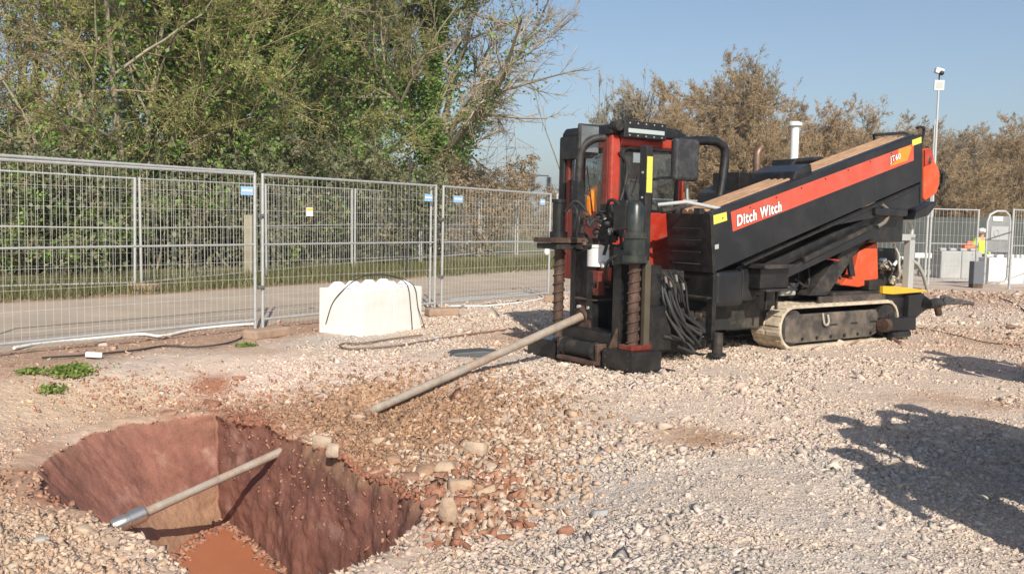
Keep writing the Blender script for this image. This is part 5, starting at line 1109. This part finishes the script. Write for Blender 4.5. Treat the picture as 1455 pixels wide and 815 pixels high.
cb('console', M_BLKD, 1.0, 1.15, 1.6, 2.1, .86, 1.5, bev=.03)
cb('paper_notice', M_WHITE, K + .37, K + .52, KV + .04, KV + .044, 2.2, 2.32, bev=0)
# hi-vis jacket on a hanger inside the cab
jk = at_depth(851, 285, 10.95); J = MB(); prof = [(-.16, -.2), (-.17, .02), (-.11, .14), (-.03, .2), (.03, .2), (.11, .14), (.17, .02), (.16, -.2)]
J.prism(prof, -.05, .05); jo = J.build('jacket', mat('orange_hi_vis', (.85, .24, .01), .7, vary=.15, vscale=8), None, .03); jo.location = jk; jo.rotation_euler = (0, 0, TH); tag(jo, 'bright orange hi-vis jacket hanging inside the cab', 'jacket')
MB().tube([(0, 0, .16), (0, 0, .24)], .01, 8).build('collar', M_BLK, jo)
# right mirror + guard hoop
a_ = rv_(956, 256, 1.0); b_ = rv_(992, 199, 1.0)
bx('mirror_housing', mat('black_plastic', (.03, .03, .032), .5, vary=.2, dirt=(.3, .3, .3), dirt_amt=.25, dscale=8), a_[0], b_[0], .96, 1.06, a_[1], b_[1], .035)
MB().tube([(a_[0] + .05, 1.0, a_[1] + .05), (a_[0] - .05, 1.1, a_[1] + .03), (K + .5, KV - .02, a_[1] + .0)], .014, 8).build('mirror_arm', M_BLK, RIG)
MB().curve([rl3(962, 206, 1.15), rl3(975, 201, 1.15), rl3(1008, 200, 1.15), rl3(1022, 204, 1.15), rl3(1030, 215, 1.15), rl3(1028, 245, 1.15), rl3(1021, 290, 1.15)], .056, 12).build('guard_hoop', M_BLK, RIG)

# ------------------------------------------------------------------ far right: gate fence, blocks, person, mast
G3 = 'site fence panels at the far right'
R0 = [gnd(x, y)[:2] for x, y in ((1230, 400), (1316, 405), (1387, 405), (1432, 411), (1500, 408))]
for i, lab in ((0, 'far fence panel partly hidden by the rig tail'), (1, 'far fence panel in front of the grey concrete blocks'), (3, 'far fence panel at the right edge')):
    a, b = R0[i], R0[i + 1]; panel('wire_fence', a + .03, b - .03, 0.02, .02, lab, G3, ws=.12, wn=3, wr=.003, post_r=.03, hz=(.5, .8, 1.3, 1.65))
gp = empty('site_gate', (*gnd(1398, 406)[:2], 0), .15, 'arched grey pedestrian gate panel with a notice, right of the concrete blocks', 'gate')
pts = [(0, 0, .05), (0, 0, 1.7), (.06, 0, 1.88), (.25, 0, 1.98), (.5, 0, 1.98), (.62, 0, 1.88), (.66, 0, 1.7), (.66, 0, .25), (.6, 0, .12), (.1, 0, .1)]
MB().tube([(x * 1.0, y, z) for x, y, z in pts], .03, 8, closed=True).build('gate_frame', M_GALV, gp); MB().box(.03, .63, -.01, .01, .9, 1.85).build('gate_panel', mat('grey_mesh_sheet', (.24, .25, .25), .7, vary=.15), gp)
nb = MB().box(.10, .60, -.03, -.015, 1.22, 1.58).build('notice', mat('pale_notice', (.40, .41, .41), .6), gp); MB().box(.14, .42, -.03, -.015, 1.72, 1.84).build('notice', M_WHITE, gp)
MB().tube([(.25 + .07 * math.cos(a), -.034, 1.40 + .09 * math.sin(a)) for a in np.linspace(0, 2 * math.pi, 14, endpoint=False)], .012, 5, closed=True).build('notice_symbol', M_GREY, gp)
for zz in (1.33, 1.40, 1.47): MB().box(.38, .56, -.033, -.0305, zz - .012, zz + .012).build('notice_text', M_GREY, gp)
M_GCON = mat('grey_concrete', (.40, .41, .40), .9, vary=.12, vscale=3, bump=.2)
def row_blocks(px, py, Y, n, w, h, m, lab, grp, rz, studs=2):
    q = at_depth(px, py, Y)
    for i in range(n):
        root = empty('concrete_block', (q[0] + i * (w + .01) * math.cos(rz), q[1] + i * (w + .01) * math.sin(rz), 0), rz, lab[i], 'concrete block', grp)
        MB().box(0, w, 0, .6, 0, h).build('block', m, root, .02)
        for k in range(studs):
            cx = w * (k + .5) / studs; MB().box(cx - .1, cx + .1, .2, .4, h - .002, h + .09).build('stud', m, root, .03)
row_blocks(1337, 385, 27.5, 2, .62, .82, M_GCON, ['left grey concrete block behind the far fence', 'right grey concrete block behind the far fence'], 'grey concrete blocks', .05)
row_blocks(1404, 400, 25.2, 3, .55, .72, M_CONC, ['white concrete block nearest the arched gate', 'middle white concrete block at the right edge', 'outermost white concrete block at the right edge'], 'white concrete blocks by the gate', .0)
o = MB().box(-.13, .13, -.13, .13, .1, .68).build('grey_bin', mat('slate_plastic', (.12, .13, .15), .6), None, .02); q = gnd(1386, 409); o.location = (q[0], q[1], 0); tag(o, 'dark grey upright box at the foot of the far fence', 'box'); MB().box(-.12, .12, -.12, .12, 0, .1).build('base', M_RUST, o)
brd = empty('road_barrier', (*at_depth(1322, 368, 29)[:2], .55), .0, 'low white and red barrier board behind the far fence', 'barrier'); MB().box(-.5, .5, -.03, .03, .0, .16).build('board', M_WHITE, brd, .01); MB().box(.3, .52, -.035, .035, -.2, .14).build('board_end', M_ORG, brd, .01); MB().box(-.4, -.34, -.03, .03, -.55, 0).build('leg', M_GREY, brd); MB().box(.34, .4, -.03, .03, -.55, -.2).build('leg', M_GREY, brd)
sg_ = MB().prism([(-6, 0), (-6, 1.95), (3.5, 1.95), (3.5, 0)], -.03, .03).build('hoarding', mat('grey_screen', (.075, .085, .08), .9, vary=.25, vscale=1.2), None); q = at_depth(1400, 360, 33); sg_.location = (q[0], q[1], -.05); tag(sg_, 'long dark grey screen fence behind the person in yellow', 'fence')
ob = empty('barrel', (*at_depth(1376, 358, 28.6)[:2], 0), 0, 'orange plastic barrier block beside the person in yellow', 'barrier'); MB().box(-.22, .22, -.2, .2, 0, 1.0).build('body', mat('orange_plastic', (.62, .16, .06), .5), ob, .06); MB().box(-.1, .1, -.1, .1, 1.0, 1.12).build('cap', MATS['orange_plastic'], ob, .03)
hb = empty('hose_bundle', (*gnd(1352, 434)[:2], 0), .3, 'heap of dark hose ends lying behind the rig tail', 'hoses')
for k_ in range(7): MB().curve([(-.35 + .05 * k_, -.2 + .06 * k_, .05), (-.1, -.1 + .05 * k_, .06 + .05 * (k_ % 3)), (.2, .05 * (k_ % 3), .05 + .04 * (k_ % 2)), (.4, .1 * (k_ % 4 - 1.5), .05)], .035).build('hose', mat('worn_black', (.07, .065, .06), .7, vary=.3), hb)

# camera mast
q = at_depth(1323, 330, 40)
ms = empty('camera_mast', (q[0], q[1], 0), 0, 'thin pole with a white security camera and a floodlight on top', 'camera mast')
def mz(py): return float(at_depth(1323, py, 40)[2])
MB().tube([(0, 0, 0), (0, 0, mz(200)), (0, 0, mz(128))], [.06, .05, .04], 10).build('pole', mat('pale_mast', (.50, .52, .53), .5), ms); MB().tube([(-.09, 0, 0), (-.09, 0, mz(170))], .03, 8).build('pole', MATS['pale_mast'], ms)
MB().box(-.20, .22, -.04, .04, mz(128), mz(114)).build('floodlight', M_WHITE, ms, .01); MB().box(-.14, .16, -.05, -.042, mz(126), mz(116.5)).build('lens', mat('dim_lens', (.45, .48, .45), .4), ms)
MB().tube([(0, 0, mz(114)), (0, 0, mz(106))], .03, 8).build('stem', M_BLK, ms); MB().box(-.2, .16, -.12, .12, mz(105), mz(97), rot=(0, .25, 0)).build('camera_body', M_WHITE, ms, .04); MB().ball((.05, -.08, mz(104)), .11, 8).build('camera_dome', M_BLK, ms)
# pylon
q = at_depth(712, 310, 230); py_ = empty('pylon', (q[0], q[1], 0), .5, 'grey lattice electricity pylon fading behind the tall ivy tree', 'pylon'); lt_ = MB(); HT = 42
def wd_(z): return 3.6 * (1 - z / HT) ** .9 + .5 if z < HT else .3
zs = [0, 6, 11, 15.5, 19.5, 23, 26, 29, 32, 35, 38, 41]
for i in range(len(zs) - 1):
    a, b = wd_(zs[i]), wd_(zs[i + 1]); ca = [(-a, -a), (a, -a), (a, a), (-a, a)]; cb_ = [(-b, -b), (b, -b), (b, b), (-b, b)]
    for k in range(4):
        lt_.tube([(*ca[k], zs[i]), (*cb_[k], zs[i + 1])], .14, 4); k2 = (k + 1) % 4
        lt_.tube([(*ca[k], zs[i]), (*cb_[k2], zs[i + 1])], .08, 3); lt_.tube([(*ca[k2], zs[i]), (*cb_[k], zs[i + 1])], .08, 3); lt_.tube([(*cb_[k], zs[i + 1]), (*cb_[k2], zs[i + 1])], .07, 3)
lt_.build('tower', mat('pylon_steel', (.32, .34, .36), .6), py_)
ar = MB()
for z, L_ in ((19.5, 9), (26, 11.5), (33, 8)):
    for s in (-1, 1):
        w_ = wd_(z)
        for yy in (-1, 1): ar.tube([(s * w_, yy * w_, z), (s * L_, 0, z + .4)], .13, 4); ar.tube([(s * w_, yy * w_, z + 2.2), (s * L_, 0, z + .4)], .11, 4)
        for k in range(1, 5): ar.tube([(s * (w_ + (L_ - w_) * k / 5), 0, z), (s * (w_ + (L_ - w_) * (k - .5) / 5), 0, z + 2 * (1 - k / 5))], .08, 3)
        ar.tube([(s * L_, 0, z + .4), (s * L_, 0, z - 2)], .12, 4)
ar.build('cross_arm', MATS['pylon_steel'], py_)
# substation gantry with posts
M_INS = mat('dark_insulator', (.05, .055, .06), .5)
for i, (px, top) in enumerate(((731, 253), (757.5, 249), (780, 250))):
    a = at_depth(px, top, 95); r_ = empty('insulator_post', (a[0], a[1], 0), 0, ['left substation post behind the fence', 'middle substation post joined to the overhead wire', 'right substation post beside the cab'][i], 'post', 'substation posts on the skyline')
    MB().tube([(0, 0, 0), (0, 0, a[2] - 1.2)], .13, 8).build('post', mat('post_grey', (.3, .31, .33), .6), r_); ins = MB()
    for k in range(10): z = a[2] - 1.5 + k * .14; ins.tube([(0, 0, z), (0, 0, z + .06), (0, 0, z + .061), (0, 0, z + .14)], [.30, .26, .16, .16], 10)
    ins.build('insulator', M_INS, r_)
w = MB().tube([at_depth(720, 231, 96), at_depth(757.5, 249, 95)], .07, 4).tube([at_depth(757.5, 249, 95), at_depth(780, 250, 95)], .09, 4).build('overhead_wire', M_INS); tag(w, 'dark overhead wire and bar linking the substation posts', 'wire')

# ------------------------------------------------------------------ people
M_SKIN = mat('skin', (.50, .30, .22), .6); M_NAVY = mat('navy_cloth', (.03, .035, .06), .9, vary=.2); M_HIV = mat('yellow_hi_vis', (.55, .75, .08), .8, vary=.1); M_HAT = mat('white_hard_hat', (.8, .8, .78), .35)
def person(loc, rz, arms, label, jacket, group=None, hat=True, hgt=1.78):
    """joints -> skin-modifier body; clothing shells over torso and legs as children"""
    root = bpy.data.meshes.new('person'); s = hgt / 1.78
    J = {'pel': (0, 0, .95, .13), 'bel': (0, 0, 1.12, .135), 'che': (0, .0, 1.34, .15), 'nek': (0, 0, 1.50, .06), 'hd0': (0, -.01, 1.57, .075), 'hd1': (0, -.02, 1.66, .10), 'hd2': (0, -.01, 1.75, .07)}
    E = [('pel', 'bel'), ('bel', 'che'), ('che', 'nek'), ('nek', 'hd0'), ('hd0', 'hd1'), ('hd1', 'hd2')]
    for sd_, sx in (('l', 1), ('r', -1)):
        J.update({sd_ + 'h': (sx * .10, 0, .88, .10), sd_ + 'k': (sx * .12, -.02, .50, .068), sd_ + 'a': (sx * .13, .02, .09, .045), sd_ + 't': (sx * .15, -.15, .04, .035)})
        E += [('pel', sd_ + 'h'), (sd_ + 'h', sd_ + 'k'), (sd_ + 'k', sd_ + 'a'), (sd_ + 'a', sd_ + 't')]
        el, wr, hn = arms[0 if sx > 0 else 1]
        J.update({sd_ + 's': (sx * .19, 0, 1.43, .07), sd_ + 'e': (*el, .048), sd_ + 'w': (*wr, .032), sd_ + 'p': (*hn, .034)})
        E += [('che', sd_ + 's'), (sd_ + 's', sd_ + 'e'), (sd_ + 'e', sd_ + 'w'), (sd_ + 'w', sd_ + 'p')]
        H = Vector(hn); D = (Vector(hn) - Vector(wr)).normalized(); side = D.cross(Vector((0, 1, .3))).normalized()
        for f_i in range(4):
            b_ = H + side * (.012 * (f_i - 1.5) * 1.6); L_ = (.07, .085, .08, .06)[f_i]
            J[sd_ + 'f%d' % f_i] = (*(b_ + D * .045), .010); J[sd_ + 'g%d' % f_i] = (*(b_ + D * (.045 + L_ * .6) + Vector((0, -.02, -.01))), .009)
            E += [(sd_ + 'p', sd_ + 'f%d' % f_i), (sd_ + 'f%d' % f_i, sd_ + 'g%d' % f_i)]
        J[sd_ + 'th'] = (*(H - side * .05 + D * .02 + Vector((0, -.02, 0))), .011); E.append((sd_ + 'p', sd_ + 'th'))
    ks = list(J); me = bpy.data.meshes.new('person'); me.from_pydata([tuple(c * s for c in J[k][:3]) for k in ks], [(ks.index(a), ks.index(b)) for a, b in E], []); me.update()
    o = bpy.data.objects.new('person', me); COL.objects.link(o); sk = o.modifiers.new('skin', 'SKIN')
    me.skin_vertices.new() if hasattr(me.skin_vertices, 'new') and not len(me.skin_vertices) else None
    sv = me.skin_vertices[0].data
    for i, k in enumerate(ks): sv[i].radius = (J[k][3] * s, J[k][3] * s * (.78 if k in ('pel', 'bel', 'che') else 1)); sv[i].use_root = (k == 'pel')
    o.modifiers.new('sub', 'SUBSURF').levels = 2; o.modifiers['sub'].render_levels = 2
    me.materials.append(M_SKIN); o.location = loc; o.rotation_euler = (0, 0, rz); tag(o, label, 'person', group)
    def part(name, ks2, es, m, gr=1.28):
        m2 = bpy.data.meshes.new(name); m2.from_pydata([tuple(c * s for c in J[k][:3]) for k in ks2], [(ks2.index(a), ks2.index(b)) for a, b in es], []); m2.update()
        p = bpy.data.objects.new(name, m2); COL.objects.link(p); p.modifiers.new('skin', 'SKIN')
        for i, k in enumerate(ks2):
            m2.skin_vertices[0].data[i].radius = (J[k][3] * s * gr + .012, (J[k][3] * s * gr + .012) * (.8 if k in ('pel', 'bel', 'che') else 1)); m2.skin_vertices[0].data[i].use_root = (i == 0)
        p.modifiers.new('sub', 'SUBSURF').levels = 2; p.modifiers['sub'].render_levels = 2; m2.materials.append(m); p.parent = o
    part('jacket', ['bel', 'pel', 'che', 'ls', 'le', 'lw', 'rs', 're', 'rw'], [('pel', 'bel'), ('bel', 'che'), ('che', 'ls'), ('ls', 'le'), ('le', 'lw'), ('che', 'rs'), ('rs', 're'), ('re', 'rw')], jacket)
    part('trousers', ['pel', 'lh', 'lk', 'la', 'rh', 'rk', 'ra'], [('pel', 'lh'), ('lh', 'lk'), ('lk', 'la'), ('pel', 'rh'), ('rh', 'rk'), ('rk', 'ra')], M_NAVY)
    for sx in (1, -1): MB().ball((sx * .15 * s, -.06 * s, .045), .055 * s, 8, (.9, 2.2, .85)).build('boot', M_BLK, o)
    if hat: MB().ball((0, -.01, 1.72 * s), .125 * s, 10, (1, 1.12, .8)).box(-.09, .09, -.19, -.08, 1.69 * s, 1.705 * s).build('hard_hat', M_HAT, o, .0)
    MB().ball((0, -.115 * s, 1.645 * s), .018 * s, 6).build('nose', M_SKIN, o)
    return o
DN = [((.30, .03, 1.15), (.30, -.08, .93), (.30, -.11, .86)), ((-.30, .03, 1.15), (-.30, -.08, .93), (-.30, -.11, .86))]
HOLD = [((.42, .0, 1.25), (.22, -.25, 1.40), (.17, -.28, 1.45)), ((-.42, .0, 1.25), (-.22, -.25, 1.40), (-.17, -.28, 1.45))]
HIPS = [((.46, .04, 1.22), (.24, -.03, 1.02), (.20, -.08, .98)), ((-.46, .04, 1.22), (-.24, -.03, 1.02), (-.20, -.08, .98))]
face = math.pi      # default figure faces -Y; turn to look at the rig (+Y)
person((3.06, 4.72, 0), face + .25, DN, 'bystander in hi-vis with arms down, whose shadow falls across the right foreground', M_HIV)
person((3.55, 4.9, 0), face + .1, HOLD, 'bystander raising both hands to the face, standing behind the right foreground shadow', M_HIV)
person((4.15, 4.75, 0), face, HIPS, 'bystander in navy jacket at the far right of the shadowed group', M_NAVY)
person((2.74, 3.62, 0), face + .5, DN, 'bystander in navy jacket with arms down, nearest the lens', M_NAVY)
person((3.42, 4.3, 0), face + .1, DN, 'bystander in navy jacket with arms down in the middle of the group', M_NAVY, hgt=1.85)
person((3.85, 5.05, 0), face + .1, DN, 'tall bystander in navy jacket with arms down at the back of the group', M_NAVY, hgt=1.88)
person((3.3, 3.75, 0), face + .3, HIPS, 'bystander in navy jacket with hands on hips, second nearest the lens', M_NAVY)
person((5.33, 8.05, 0), face + .2, DN, 'bystander in hi-vis with arms down standing right of the rig, nearer of two', M_HIV)
person((5.62, 8.62, 0), face + .4, DN, 'bystander in hi-vis with arms down standing right of the rig, farther back', M_HIV)
q = at_depth(1394, 345, 29.5); person((q[0], q[1], -.2), .3, DN, 'small figure in yellow hi-vis behind the far site fence', M_HIV, hat=True, hgt=1.7)
glove = MB().ball((0, 0, 0), .05, 8, (1, .6, 1.5)).tube([(0, 0, .04), (.01, 0, .12)], .03, 10).build('glove', M_WHITE); q = on_line(777, FP[2], FP[3], 358); glove.location = at_depth(777, 357, q - .05); tag(glove, 'white glove hung on the fence beside the rig', 'glove')

# ------------------------------------------------------------------ thin haze
hz_ = MB().box(-700, 700, -80, 1500, -3, 60)
hm = bpy.data.materials.new('haze'); hm.use_nodes = True; ht = hm.node_tree; ht.nodes.remove(ht.nodes['Principled BSDF'])
pv = ht.nodes.new('ShaderNodeVolumePrincipled'); pv.inputs['Color'].default_value = (.86, .90, .95, 1); pv.inputs['Density'].default_value = .0008; pv.inputs['Anisotropy'].default_value = .2
ht.links.new(pv.outputs[0], ht.nodes['Material Output'].inputs['Volume'])
tag(hz_.build('haze', hm), kind='stuff')
